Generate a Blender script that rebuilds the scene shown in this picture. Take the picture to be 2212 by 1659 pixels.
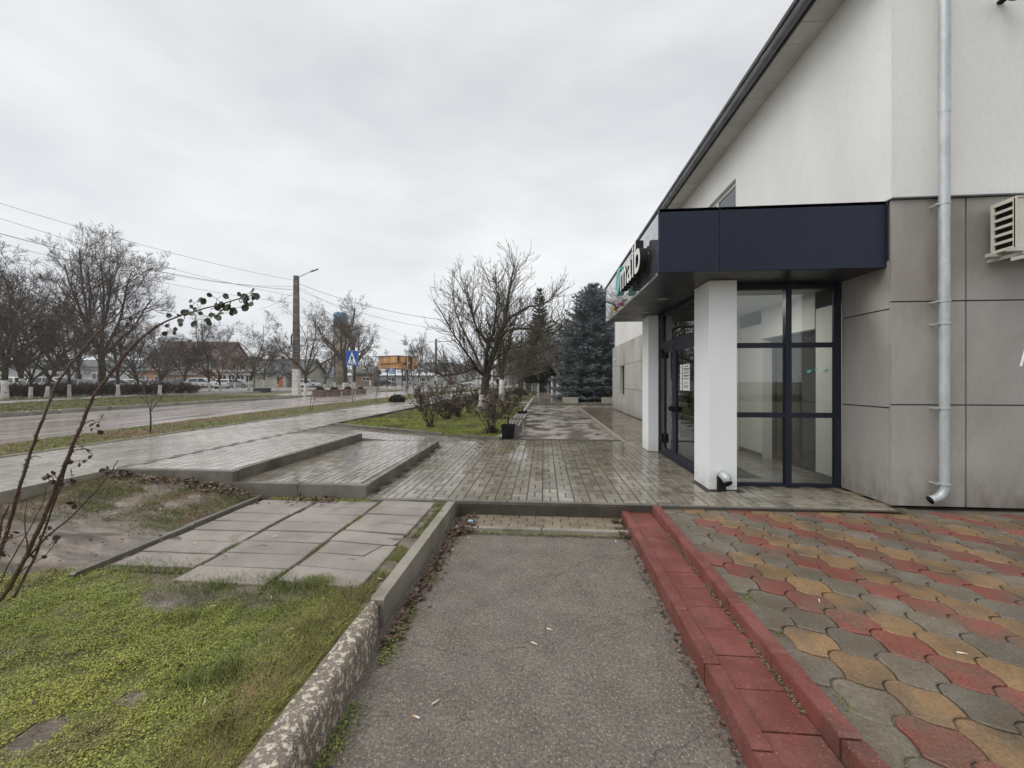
import bpy, bmesh, math, random
import numpy as np
from mathutils import Vector, Matrix, noise as mnoise
R = math.radians
rnd = random.Random(7)
sc = bpy.context.scene
COL = sc.collection
for o in list(bpy.data.objects):
    bpy.data.objects.remove(o)

# ------------------------------------------------------------------ camera, sky, sun, exposure
YAW = R(4.64)
cam_d = bpy.data.cameras.new('camera'); cam = bpy.data.objects.new('camera', cam_d); COL.objects.link(cam)
cam.location = (0, 0, 1.5); cam.rotation_euler = (R(90), 0, YAW)
cam_d.sensor_width = 36; cam_d.lens = 13.874; cam_d.shift_y = -0.0034
cam_d.clip_start = 0.05; cam_d.clip_end = 3000
sc.camera = cam
sc.view_settings.view_transform = 'Standard'; sc.view_settings.look = 'None'
sc.view_settings.exposure = 0.31; sc.view_settings.gamma = 1.0
sc.view_settings.use_curve_mapping = False
SUN_EL, SUN_AZ = 52, 240          # the sun's place behind the overcast
world = bpy.data.worlds.new('World'); sc.world = world; world.use_nodes = True
wn = world.node_tree; wn.nodes.clear()
def W(t, **k):
    n = wn.nodes.new(t)
    for a, b in k.items(): setattr(n, a, b)
    return n
sky = W('ShaderNodeTexSky', sky_type='NISHITA', sun_disc=False)
sky.sun_elevation = R(SUN_EL); sky.sun_rotation = R(SUN_AZ); sky.air_density = 1.0; sky.dust_density = 3.0
hs = W('ShaderNodeHueSaturation'); hs.inputs['Saturation'].default_value = .12
tc = W('ShaderNodeTexCoord'); sep = W('ShaderNodeSeparateXYZ')
mp = W('ShaderNodeMapping'); mp.inputs['Scale'].default_value = (1.0, 1.0, 2.6)
nz = W('ShaderNodeTexNoise'); nz.inputs['Scale'].default_value = 2.3; nz.inputs['Detail'].default_value = 5; nz.inputs['Roughness'].default_value = .52
rp = W('ShaderNodeValToRGB')
rp.color_ramp.elements[0].position = .33; rp.color_ramp.elements[0].color = (.76, .78, .81, 1)
rp.color_ramp.elements[1].position = .66; rp.color_ramp.elements[1].color = (1.0, 1.0, 1.0, 1)
gr = W('ShaderNodeValToRGB')       # overcast luminance against height above the horizon
ge = gr.color_ramp.elements
ge[0].position = .46; ge[0].color = (4.5, 4.7, 4.9, 1)
ge[1].position = 1.0; ge[1].color = (8.6, 8.7, 8.9, 1)
for p_, c_ in ((.50, (9.1, 9.3, 9.5, 1)), (.66, (9.0, 9.15, 9.25, 1)), (.80, (7.4, 7.5, 7.7, 1))):
    e_ = ge.new(p_); e_.color = c_
mm = W('ShaderNodeMath', operation='MULTIPLY_ADD'); mm.inputs[1].default_value = .5; mm.inputs[2].default_value = .5
mul = W('ShaderNodeMix', data_type='RGBA', blend_type='MULTIPLY'); mul.inputs[0].default_value = 1
mix = W('ShaderNodeMix', data_type='RGBA'); mix.inputs[0].default_value = .86
bg = W('ShaderNodeBackground'); bg.inputs['Strength'].default_value = 0.096
wo = W('ShaderNodeOutputWorld'); L = wn.links.new
L(sky.outputs[0], hs.inputs['Color']); L(tc.outputs['Generated'], mp.inputs[0]); L(mp.outputs[0], nz.inputs['Vector'])
L(nz.outputs[0], rp.inputs[0]); L(tc.outputs['Generated'], sep.inputs[0]); L(sep.outputs[2], mm.inputs[0]); L(mm.outputs[0], gr.inputs[0])
L(gr.outputs[0], mul.inputs[6]); L(rp.outputs[0], mul.inputs[7])
L(hs.outputs[0], mix.inputs[6]); L(mul.outputs[2], mix.inputs[7]); L(mix.outputs[2], bg.inputs[0]); L(bg.outputs[0], wo.inputs[0])
sun_d = bpy.data.lights.new('sun', 'SUN'); sun = bpy.data.objects.new('sun', sun_d); COL.objects.link(sun)
sun_d.energy = 1.5; sun_d.angle = R(50); sun_d.color = (1, .97, .93)
az = R(SUN_AZ); el = R(SUN_EL)
sdir = Vector((math.sin(az)*math.cos(el), math.cos(az)*math.cos(el), math.sin(el)))
sun.rotation_euler = sdir.to_track_quat('Z', 'Y').to_euler()

# ------------------------------------------------------------------ helpers
def mat(name, c1, c2=None, sc1=3.0, rough=(.7, .9), bump=0.0, bsc=60.0, rand=0.0, metal=0.0, stretch=(1, 1, 1), fine=.12, fsc=40.0,
        lo=.38, hi=.62, spec=.5, speck=None, third=None, emit=None, coat=0, rsc=2.0, rlo=.4, rhi=.6, splash=None):
    m = bpy.data.materials.new(name); m.use_nodes = True
    nt = m.node_tree; N = nt.nodes; K = nt.links.new
    b = N['Principled BSDF']
    def n(t, **k):
        x = N.new(t)
        for a, v in k.items(): setattr(x, a, v)
        return x
    geo = n('ShaderNodeNewGeometry'); mpn = n('ShaderNodeMapping'); mpn.inputs['Scale'].default_value = stretch
    K(geo.outputs['Position'], mpn.inputs[0])
    def noi(s, d=4, r=.55):
        x = n('ShaderNodeTexNoise'); x.inputs['Scale'].default_value = s; x.inputs['Detail'].default_value = d
        x.inputs['Roughness'].default_value = r; K(mpn.outputs[0], x.inputs['Vector']); return x.outputs[0]
    def rng(v, a, b_, c, d):
        x = n('ShaderNodeMapRange'); x.inputs[1].default_value = a; x.inputs[2].default_value = b_
        x.inputs[3].default_value = c; x.inputs[4].default_value = d; K(v, x.inputs[0]); return x.outputs[0]
    def mixc(f, a, b_, bt='MIX'):
        x = n('ShaderNodeMix', data_type='RGBA', blend_type=bt)
        if isinstance(f, float): x.inputs[0].default_value = f
        else: K(f, x.inputs[0])
        for i, v in ((6, a), (7, b_)):
            if isinstance(v, tuple): x.inputs[i].default_value = (*v[:3], 1)
            else: K(v, x.inputs[i])
        return x.outputs[2]
    if c2 is None: c2 = tuple(min(1, v*1.18) for v in c1)
    col = mixc(rng(noi(sc1, 6), lo, hi, 0, 1), c1, c2)
    if third: col = mixc(rng(noi(third[1], 5), third[2], third[3], 0, 1), col, third[0])
    val = None
    if fine:
        val = rng(noi(fsc, 3, .7), .25, .75, 1-fine, 1+fine)
    if rand:
        oi = n('ShaderNodeObjectInfo'); a = n('ShaderNodeMath', operation='ADD'); f = n('ShaderNodeMath', operation='FRACT')
        K(oi.outputs['Random'], a.inputs[0]); K(geo.outputs['Random Per Island'], a.inputs[1]); K(a.outputs[0], f.inputs[0])
        rv = rng(f.outputs[0], 0, 1, 1-rand, 1+rand)
        if val is not None:
            mu = n('ShaderNodeMath', operation='MULTIPLY'); K(val, mu.inputs[0]); K(rv, mu.inputs[1]); val = mu.outputs[0]
        else: val = rv
    if val is not None:
        cb = n('ShaderNodeCombineColor')
        for i in range(3): K(val, cb.inputs[i])
        col = mixc(1.0, col, cb.outputs[0], 'MULTIPLY')
    if speck:
        v = n('ShaderNodeTexVoronoi'); v.inputs['Scale'].default_value = speck[1]; K(geo.outputs['Position'], v.inputs['Vector'])
        sel = n('ShaderNodeSeparateColor'); K(v.outputs['Color'], sel.inputs[0])
        t1 = rng(v.outputs['Distance'], speck[2], speck[2]*.7, 0, 1)
        t2 = n('ShaderNodeMath', operation='GREATER_THAN'); K(sel.outputs[0], t2.inputs[0]); t2.inputs[1].default_value = speck[3]
        t3 = n('ShaderNodeMath', operation='MULTIPLY'); K(t1, t3.inputs[0]); K(t2.outputs[0], t3.inputs[1])
        col = mixc(t3.outputs[0], col, speck[0])
    if splash:      # dirt thrown up from the ground: colour, height, strength
        sx = n('ShaderNodeSeparateXYZ'); K(geo.outputs['Position'], sx.inputs[0])
        hz_ = rng(sx.outputs[2], 0, splash[1], 1, 0); nn_ = rng(noi(7, 6, .65), .35, .65, .15, 1); mm_ = n('ShaderNodeMath', operation='MULTIPLY'); K(hz_, mm_.inputs[0]); K(nn_, mm_.inputs[1])
        m2_ = n('ShaderNodeMath', operation='MULTIPLY'); K(mm_.outputs[0], m2_.inputs[0]); m2_.inputs[1].default_value = splash[2]
        col = mixc(m2_.outputs[0], col, splash[0])
    K(col, b.inputs['Base Color'])
    K(rng(noi(rsc, 5), rlo, rhi, rough[0], rough[1]), b.inputs['Roughness'])
    b.inputs['Metallic'].default_value = metal
    b.inputs['Specular IOR Level'].default_value = spec
    if coat: b.inputs['Coat Weight'].default_value = coat
    if bump:
        bp = n('ShaderNodeBump'); bp.inputs['Strength'].default_value = bump; bp.inputs['Distance'].default_value = .01
        K(noi(bsc, 5, .6), bp.inputs['Height']); K(bp.outputs[0], b.inputs['Normal'])
    if emit:
        b.inputs['Emission Color'].default_value = (*emit[0], 1); b.inputs['Emission Strength'].default_value = emit[1]
    return m

def glass_mat(name, tint=(.88, .91, .90), refl=1.0):
    m = bpy.data.materials.new(name); m.use_nodes = True
    nt = m.node_tree; N = nt.nodes; K = nt.links.new; N.clear()
    fr = N.new('ShaderNodeFresnel'); fr.inputs[0].default_value = 1.5
    mu = N.new('ShaderNodeMath'); mu.operation = 'MULTIPLY_ADD'; mu.inputs[1].default_value = 1.6*refl; mu.inputs[2].default_value = .02; mu.use_clamp = True
    tr = N.new('ShaderNodeBsdfTransparent'); tr.inputs[0].default_value = (*tint, 1)
    gl = N.new('ShaderNodeBsdfGlossy'); gl.inputs['Roughness'].default_value = .01
    mx = N.new('ShaderNodeMixShader'); out = N.new('ShaderNodeOutputMaterial')
    K(fr.outputs[0], mu.inputs[0]); K(mu.outputs[0], mx.inputs[0]); K(tr.outputs[0], mx.inputs[1]); K(gl.outputs[0], mx.inputs[2]); K(mx.outputs[0], out.inputs[0])
    return m

class MB:
    def __init__(s): s.v = []; s.f = []; s.mi = []
    def quadbox(s, p, mi=0):           # p: 8 points, bottom ring then top ring
        b = len(s.v); s.v += [tuple(q) for q in p]
        for f in ((3,2,1,0),(4,5,6,7),(0,1,5,4),(1,2,6,5),(2,3,7,6),(3,0,4,7)):
            s.f.append(tuple(b+i for i in f)); s.mi.append(mi)
    def box(s, x0, x1, y0, y1, z0, z1, mi=0):
        s.quadbox([(x0,y0,z0),(x1,y0,z0),(x1,y1,z0),(x0,y1,z0),(x0,y0,z1),(x1,y0,z1),(x1,y1,z1),(x0,y1,z1)], mi)
    def cbox(s, x0, x1, y0, y1, z0, z1, c=.006, mi=0):   # box with chamfered top edge
        s.prism([(x0,y0),(x1,y0),(x1,y1),(x0,y1)], z0, z1, c, mi)
    def prism(s, pts, z0, z1, c=0, mi=0, zf=None):
        n = len(pts); cx = sum(p[0] for p in pts)/n; cy = sum(p[1] for p in pts)/n
        b = len(s.v); z0f = (lambda x, y: z0) if zf is None else zf
        add = (lambda x, y, z: s.v.append((x, y, z + (zf(x, y) if zf else 0))))
        for x, y in pts: add(x, y, z0)
        if c:
            for x, y in pts: add(x, y, z1-c)
            for x, y in pts:
                d = math.hypot(x-cx, y-cy); k = max(0, (d-c*1.4)/d); add(cx+(x-cx)*k, cy+(y-cy)*k, z1)
            rings = 3
        else:
            for x, y in pts: add(x, y, z1)
            rings = 2
        for r in range(rings-1):
            for i in range(n):
                j = (i+1) % n
                s.f.append((b+r*n+i, b+r*n+j, b+(r+1)*n+j, b+(r+1)*n+i)); s.mi.append(mi)
        s.f.append(tuple(b+(rings-1)*n+i for i in range(n))); s.mi.append(mi)
        s.f.append(tuple(b+i for i in reversed(range(n)))); s.mi.append(mi)
    def tube(s, pts, rad, n=8, mi=0, cap=True):
        pts = [Vector(p) for p in pts]; m = len(pts)
        if not hasattr(rad, '__len__'): rad = [rad]*m
        b = len(s.v); up = None
        for i, p in enumerate(pts):
            t = (pts[min(i+1, m-1)] - pts[max(i-1, 0)])
            if t.length < 1e-9: t = Vector((0, 0, 1))
            t.normalize()
            if up is None:
                up = t.cross(Vector((0, 1, 0) if abs(t.y) < .9 else (1, 0, 0))).normalized()
            else:
                up = (up - t*up.dot(t))
                up = up.normalized() if up.length > 1e-6 else t.orthogonal().normalized()
            w = t.cross(up)
            for k in range(n):
                a = 2*math.pi*k/n
                q = p + (up*math.cos(a) + w*math.sin(a))*rad[i]; s.v.append((q.x, q.y, q.z))
        for i in range(m-1):
            for k in range(n):
                k2 = (k+1) % n
                s.f.append((b+i*n+k, b+i*n+k2, b+(i+1)*n+k2, b+(i+1)*n+k)); s.mi.append(mi)
        if cap:
            s.f.append(tuple(b+k for k in reversed(range(n)))); s.mi.append(mi)
            s.f.append(tuple(b+(m-1)*n+k for k in range(n))); s.mi.append(mi)
    def lathe(s, prof, n=16, o=(0, 0, 0), mi=0):
        b = len(s.v); m = len(prof)
        for r, z in prof:
            for k in range(n):
                a = 2*math.pi*k/n; s.v.append((o[0]+r*math.cos(a), o[1]+r*math.sin(a), o[2]+z))
        for i in range(m-1):
            for k in range(n):
                k2 = (k+1) % n; s.f.append((b+i*n+k, b+i*n+k2, b+(i+1)*n+k2, b+(i+1)*n+k)); s.mi.append(mi)
        s.f.append(tuple(b+k for k in reversed(range(n)))); s.mi.append(mi)
        s.f.append(tuple(b+(m-1)*n+k for k in range(n))); s.mi.append(mi)
    def tri(s, a, b_, c, mi=0):
        i = len(s.v); s.v += [a, b_, c]; s.f.append((i, i+1, i+2)); s.mi.append(mi)
    def quad(s, a, b_, c, d, mi=0):
        i = len(s.v); s.v += [a, b_, c, d]; s.f.append((i, i+1, i+2, i+3)); s.mi.append(mi)
    def mesh(s, name, mats, smooth=False):
        me = bpy.data.meshes.new(name); me.from_pydata(s.v, [], s.f)
        for m in (mats if isinstance(mats, (list, tuple)) else [mats]): me.materials.append(m)
        if any(s.mi): me.polygons.foreach_set('material_index', s.mi)
        if smooth: me.polygons.foreach_set('use_smooth', [True]*len(me.polygons))
        me.update(); return me
    def build(s, name, mats, parent=None, loc=None, smooth=False, rz=0):
        return link(name, s.mesh(name, mats, smooth), parent, loc, rz)

def link(name, me, parent=None, loc=None, rz=0):
    o = bpy.data.objects.new(name, me); COL.objects.link(o)
    if parent: o.parent = parent
    if loc is not None: o.location = loc
    if rz: o.rotation_euler.z = rz
    return o
def fixn(o):
    bm = bmesh.new(); bm.from_mesh(o.data); bmesh.ops.recalc_face_normals(bm, faces=bm.faces); bm.to_mesh(o.data); bm.free(); return o
def np_mesh(name, V, k, m, parent=None):
    """many faces of k corners each, verts unshared"""
    V = np.asarray(V, dtype=np.float32).reshape(-1, 3); n = len(V)//k
    me = bpy.data.meshes.new(name); me.vertices.add(len(V)); me.vertices.foreach_set('co', V.ravel())
    me.loops.add(len(V)); me.loops.foreach_set('vertex_index', np.arange(len(V), dtype=np.int32))
    me.polygons.add(n); me.polygons.foreach_set('loop_start', np.arange(0, n*k, k, dtype=np.int32))
    me.materials.append(m); me.update(calc_edges=True); return link(name, me, parent)
def empty(name, loc=(0, 0, 0), rz=0, parent=None):
    o = bpy.data.objects.new(name, None); COL.objects.link(o); o.location = loc; o.rotation_euler.z = rz
    o.empty_display_size = .2
    if parent: o.parent = parent
    return o
def tag(o, label, cat, group=None, kind=None):
    o['label'] = label; o['category'] = cat
    if group: o['group'] = group
    if kind: o['kind'] = kind
    return o
def struct(o): o['kind'] = 'structure'; return o
def dup(o, parent=None, **k):
    c = o.copy(); COL.objects.link(c); c.parent = parent
    for ch in list(o.children): dup(ch, c)
    return c
F2, CXp, HYp = 852.5, 1106, 822
cY, sY = math.cos(YAW), math.sin(YAW)
def at(px, d, py=None, z=None):
    """plan point seen at picture column px and depth d"""
    a = (px-CXp)/F2
    x, y = (-sY + a*cY)*d, (cY + a*sY)*d
    if py is not None: return Vector((x, y, 1.5-(py-HYp)/F2*d))
    return Vector((x, y, 0 if z is None else z))
def on(px, py, z):
    return at(px, (1.5-z)*F2/(py-HYp), z=z)
def fbm(x, y, s, o=0): return mnoise.fractal(Vector((x*s+o, y*s-o, o)), 1.0, 2.0, 3)

# ------------------------------------------------------------------ materials
m_soil = mat('soil', (.12, .095, .065), (.19, .155, .11), sc1=1.5, bump=.8, bsc=25, rough=(.6, .95), third=((.09, .11, .03), .9, .5, .6))
m_farground = mat('far_ground', (.10, .115, .04), (.17, .145, .08), sc1=.25, bump=.4, bsc=6, third=((.20, .19, .165), .06, .55, .62))
m_lawn = mat('lawn_soil', (.075, .09, .025), (.15, .125, .075), sc1=1.6, bump=1, bsc=40, rough=(.6, .95), fine=.35, fsc=90)
m_verge = mat('verge_soil', (.13, .10, .055), (.10, .12, .035), sc1=.7, bump=1, bsc=30, fine=.3)
m_asphalt = mat('worn_asphalt', (.125, .102, .083), (.205, .18, .15), sc1=4.5, bump=1.3, bsc=70, rough=(.5, .85), fine=.65, fsc=60,
                speck=((.36, .32, .27), 85, .42, .80), third=((.10, .072, .055), 1.1, .56, .78), lo=.2, hi=.8)
m_road = mat('wet_road', (.35, .30, .27), (.43, .39, .36), sc1=.9, stretch=(3.0, .35, 1), bump=.12, bsc=60, rough=(.06, .26), fine=.12, spec=.8, rsc=1.2,
             third=((.20, .17, .15), 1.4, .58, .68))
m_walk = mat('wet_walkway', (.21, .175, .145), (.35, .31, .275), sc1=1.6, stretch=(1.0, .8, 1), bump=.12, bsc=50, rough=(.05, .34), fine=.15, spec=.7, rsc=1.6, rlo=.42, rhi=.54,
             third=((.05, .042, .03), 1.5, .60, .64))
m_grout = mat('paving_joint', (.04, .034, .024), (.065, .055, .038), sc1=8, bump=.5)
m_paver = mat('wet_concrete_paver', (.18, .158, .118), (.255, .23, .185), sc1=.9, rough=(.03, .17), rand=.28, bump=.04, bsc=70, fine=.10, spec=.6, rsc=1.1,
              third=((.25, .19, .105), .8, .58, .72))
m_paverL = mat('damp_grey_paver', (.36, .34, .295), (.45, .425, .38), sc1=.9, rough=(.07, .28), rand=.12, bump=.12, bsc=70, fine=.08, spec=.6, rsc=.8)
m_paverB = mat('wet_brown_paver', (.15, .12, .09), (.20, .17, .135), sc1=.8, rough=(.07, .25), rand=.2, bump=.15, bsc=30, fine=.1, spec=.7)
m_brickpav = mat('tan_paver', (.235, .19, .13), (.17, .14, .10), sc1=4, rough=(.4, .8), rand=.18, bump=.3, bsc=80, fine=.2)
m_kerb = mat('grey_kerb', (.12, .108, .088), (.18, .165, .14), sc1=3, rough=(.25, .6), bump=.3, bsc=120, fine=.22, fsc=90, third=((.085, .075, .05), 2.4, .55, .68))
m_kerbL = mat('pale_kerb', (.22, .20, .16), (.31, .285, .235), sc1=2, rough=(.5, .8), bump=.3, bsc=120, fine=.14, fsc=140, third=((.15, .14, .10), 3, .6, .7))
m_kerbW = mat('old_whitewashed_kerb', (.16, .13, .105), (.22, .18, .145), sc1=7, rough=(.6, .9), bump=1.0, bsc=60, fine=.35, fsc=80,
              speck=((.50, .44, .34), 110, .40, .55), third=((.58, .53, .42), 30, .53, .60))
m_kerbF = mat('road_kerb', (.23, .215, .18), (.31, .29, .25), sc1=2, bump=.4, bsc=40, rand=.1, third=((.11, .09, .06), 2.2, .6, .7))
m_slab = mat('old_concrete_slab', (.235, .205, .18), (.31, .275, .245), sc1=2.2, rough=(.45, .8), bump=.5, bsc=110, rand=.06, fine=.13, fsc=90, third=((.14, .12, .085), 1.8, .60, .75))
m_red = mat('red_concrete', (.16, .046, .036), (.22, .072, .060), sc1=5, rough=(.35, .75), bump=.6, bsc=90, fine=.22, fsc=60, speck=((.36, .25, .21), 90, .3, .9), third=((.12, .06, .046), 2.6, .54, .72), rand=.08)
def wavem(n, a, b): return mat(n, a, b, sc1=2, rough=(.3, .7), bump=.7, bsc=70, rand=.14, fine=.4, fsc=70, third=((.12, .092, .062), 3.4, .44, .68))
m_wr = wavem('wave_paver_red', (.18, .056, .04), (.225, .076, .056))
m_wy = wavem('wave_paver_ochre', (.215, .132, .062), (.26, .165, .082))
m_wg = wavem('wave_paver_grey', (.135, .113, .085), (.18, .155, .12))
m_plaster = mat('white_plaster', (.72, .715, .70), (.79, .785, .77), sc1=.7, rough=(.8, .95), bump=.5, bsc=90, fine=.05, stretch=(1, 1, .25), third=((.68, .665, .635), 1.3, .52, .8))
m_clad = mat('taupe_cladding', (.31, .298, .278), (.365, .352, .33), sc1=1.1, rough=(.36, .5), bump=.15, bsc=200, fine=.06, fsc=25, stretch=(1, 1, .5), third=((.235, .205, .18), .7, .50, .7), splash=((.13, .10, .075), .55, .75))
m_clad2 = mat('grey_cladding_tile', (.42, .41, .37), (.49, .48, .44), sc1=1.2, rough=(.4, .65), bump=.1, bsc=100, rand=.07, fine=.06, stretch=(1, 1, .5), third=((.27, .25, .21), .9, .54, .7), splash=((.16, .13, .10), .5, .8))
m_joint = mat('dark_joint', (.085, .08, .074), fine=0)
m_navy = mat('navy_panel', (.013, .018, .036), (.017, .022, .042), sc1=1, rough=(.42, .5), fine=.06, spec=.25)
m_fascia = mat('dark_glossy_panel', (.10, .105, .125), (.105, .11, .13), sc1=1, rough=(.03, .05), fine=.0, spec=1.0, coat=1)
m_fascia.node_tree.nodes['Principled BSDF'].inputs['Coat IOR'].default_value = 2.2
m_soff = mat('canopy_soffit', (.022, .022, .026), (.026, .026, .03), sc1=1, rough=(.3, .4), fine=0, spec=.35)
m_frame = mat('dark_frame', (.011, .015, .027), (.015, .019, .032), rough=(.4, .5), fine=.02, spec=.3)
m_black = mat('black_plastic', (.008, .008, .009), (.012, .012, .012), rough=(.6, .8), fine=0, spec=.2)
m_col = mat('white_column_panel', (.77, .785, .80), (.80, .815, .83), sc1=.8, rough=(.45, .6), fine=.03, bump=.08, bsc=150, splash=((.40, .36, .30), .3, .6))
m_inwall = mat('inner_wall', (.58, .58, .55), (.62, .62, .59), rough=(.8, .9), fine=.02)
m_infloor = mat('inner_floor_tile', (.19, .18, .16), (.23, .22, .20), rough=(.12, .22), fine=.05, spec=.6)
m_indark = mat('inner_door', (.03, .028, .026), fine=.05)
m_mat = mat('entrance_mat', (.03, .028, .026), fine=.2, rough=(.9, 1))
m_galv = mat('galvanised_steel', (.42, .45, .46), (.54, .57, .58), sc1=7, rough=(.42, .55), metal=.35, fine=.12, fsc=60, stretch=(1, 1, .35))
m_gutter = mat('gutter_grey', (.12, .13, .135), (.18, .19, .195), rough=(.35, .6), metal=.3, fine=.1)
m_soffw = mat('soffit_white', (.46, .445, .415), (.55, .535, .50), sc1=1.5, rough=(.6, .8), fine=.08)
m_roof = mat('roof_sheet', (.06, .055, .055), (.09, .085, .08), rough=(.5, .8), rand=.1)
m_white = mat('white_paint', (.72, .72, .70), (.78, .78, .76), rough=(.4, .6), fine=.03)
m_wash = mat('whitewash', (.50, .48, .44), (.68, .66, .62), sc1=6, rough=(.8, .95), bump=.6, bsc=30, third=((.20, .16, .12), 7, .58, .68))
m_glass = glass_mat('clear_glass')
m_glassd = mat('dark_window', (.03, .034, .038), (.05, .054, .06), rough=(.05, .1), fine=0, spec=.8)
m_teal = mat('teal_acrylic', (.10, .43, .42), (.11, .45, .44), rough=(.25, .35), fine=0)
m_ac = mat('cream_plastic', (.56, .535, .46), (.60, .575, .50), rough=(.45, .6), fine=.04)
m_bark = mat('bark', (.045, .036, .028), (.085, .07, .052), sc1=9, stretch=(1, 1, .3), rough=(.8, .95), bump=1, bsc=30, fine=.25)
m_twig = mat('twig', (.075, .058, .048), (.12, .095, .078), sc1=3, rough=(.8, .95), fine=.2, rand=.15)
m_twigA = mat('mossy_twig', (.040, .031, .022), (.08, .07, .038), sc1=4, rough=(.8, .95), fine=.2, rand=.2)
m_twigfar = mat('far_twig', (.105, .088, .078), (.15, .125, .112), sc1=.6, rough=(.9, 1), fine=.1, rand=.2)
m_cane = mat('rose_cane', (.075, .038, .03), (.10, .07, .048), sc1=12, rough=(.5, .8), bump=.5, bsc=60, fine=.2)
m_roseleaf = mat('rose_leaf', (.02, .035, .015), (.055, .065, .028), sc1=20, rough=(.4, .6), rand=.4, fine=.2)
m_dryleaf = mat('dry_leaf', (.045, .03, .017), (.10, .06, .035), sc1=15, rough=(.7, .9), rand=.5, fine=.2)
m_litter = mat('leaf_litter', (.075, .045, .03), (.14, .09, .06), sc1=15, rough=(.5, .9), rand=.5, fine=.2)
m_deadbrown = mat('brown_leaf', (.045, .028, .021), (.085, .052, .038), sc1=3, rough=(.8, .95), rand=.4, fine=.2)
m_clover = mat('clover', (.19, .24, .03), (.31, .32, .06), sc1=1.1, rough=(.45, .7), rand=.4, fine=.2, third=((.16, .14, .06), 2.2, .56, .72))
m_grass = mat('grass_blade', (.12, .155, .035), (.20, .21, .06), sc1=1.0, rough=(.5, .8), rand=.4, fine=.1)
m_grassbed = mat('bright_grass', (.20, .25, .04), (.30, .32, .07), sc1=1.4, rough=(.5, .8), rand=.4, fine=.1, third=((.15, .125, .05), 1.6, .5, .62))
m_drygrass = mat('dry_grass', (.30, .21, .10), (.15, .15, .05), sc1=1.2, rough=(.7, .9), rand=.4, fine=.1)
m_spruce = mat('blue_spruce_needles', (.125, .145, .15), (.25, .28, .295), sc1=1.6, rough=(.6, .8), rand=.45, fine=.1)
m_fir = mat('dark_fir_needles', (.014, .022, .012), (.03, .036, .018), sc1=1.2, rough=(.7, .9), rand=.4, fine=.1)
m_conc = mat('pole_concrete', (.115, .10, .085), (.17, .15, .13), sc1=2.5, rough=(.7, .9), bump=.4, bsc=30, fine=.2)
m_metal = mat('grey_metal', (.30, .31, .32), (.38, .39, .40), rough=(.4, .6), metal=.4, fine=.1)
m_wire = mat('cable', (.02, .02, .022), fine=0)
m_blue = mat('sign_blue', (.018, .085, .36), (.022, .10, .40), rough=(.35, .5), fine=.03)
m_signw = mat('sign_white', (.68, .72, .76), fine=.02, rough=(.4, .5))
m_signk = mat('sign_black', (.012, .012, .014), fine=0)
m_woodp = mat('orange_wood', (.42, .22, .085), (.56, .33, .15), sc1=1.2, stretch=(1, 1, 5), rough=(.5, .8), rand=.22, fine=.15)
m_bench = mat('grey_wood', (.16, .145, .125), (.24, .22, .195), sc1=4, stretch=(6, .6, 1), rough=(.35, .6), rand=.12, fine=.15)
m_benchc = mat('bench_concrete', (.20, .19, .16), (.27, .255, .22), sc1=3, rough=(.6, .9), bump=.4, bsc=60)
m_boxc = mat('planter_concrete', (.36, .34, .27), (.44, .42, .34), sc1=3, rough=(.6, .9), bump=.3)
m_boxr = mat('planter_brown', (.15, .105, .085), (.20, .15, .12), sc1=3, rough=(.6, .9), bump=.3, rand=.1)
m_green = mat('green_enamel', (.02, .10, .055), fine=.05, rough=(.4, .6))
m_dkgreen = mat('dark_green_metal', (.02, .035, .03), fine=.05, rough=(.4, .6))
m_tyre = mat('tyre', (.015, .015, .015), fine=.1)
m_rim = mat('wheel_rim', (.35, .36, .37), metal=.7, rough=(.3, .4), fine=0)
m_lampw = mat('headlight', (.7, .72, .75), rough=(.1, .2), fine=0)
m_lampr = mat('tail_light', (.4, .02, .02), rough=(.2, .3), fine=0)
m_butt = mat('cigarette_paper', (.75, .74, .70), (.65, .6, .5), fine=.05)
m_bluep = mat('blue_paper', (.25, .5, .62), fine=.05)
m_led = mat('lit_downlight', (.9, .85, .7), fine=0, emit=((1, .88, .62), 4.0))
m_skin = mat('skin', (.5, .33, .25), fine=0)
m_coatk = mat('black_coat', (.012, .012, .016), (.02, .02, .025), fine=.1)
m_coatb = mat('beige_coat', (.36, .30, .24), (.42, .35, .28), fine=.1)
m_jeans = mat('blue_trousers', (.03, .04, .07), (.05, .06, .10), fine=.1)
m_hair = mat('dark_hair', (.02, .014, .01), fine=.1)
def wallm(n, c): return mat(n, c, tuple(min(1, v*1.12) for v in c), sc1=.4, rough=(.8, .95), bump=.2, bsc=15, fine=.06)

# ------------------------------------------------------------------ the ground
b = MB()
X0, X1, Y0, Y1 = -5.82, 40, -25, 58           # the sunken part the plaza lies in
BX, BY = 900, 1500
for (xa, xb, ya, yb) in ((-BX, X0, -300, BY), (X1, BX, -300, BY), (X0, X1, -300, Y0), (X0, X1, Y1, BY)):
    b.quad((xa, ya, .25), (xb, ya, .25), (xb, yb, .25), (xa, yb, .25))
b.quad((X0, Y0, -.35), (X1, Y0, -.35), (X1, Y1, -.35), (X0, Y1, -.35))
for a_, c_ in (((X0, Y0), (X1, Y0)), ((X1, Y0), (X1, Y1)), ((X1, Y1), (X0, Y1)), ((X0, Y1), (X0, Y0))):
    b.quad((*a_, .25), (*c_, .25), (*c_, -.35), (*a_, -.35))
struct(b.build('ground', m_farground))

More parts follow.
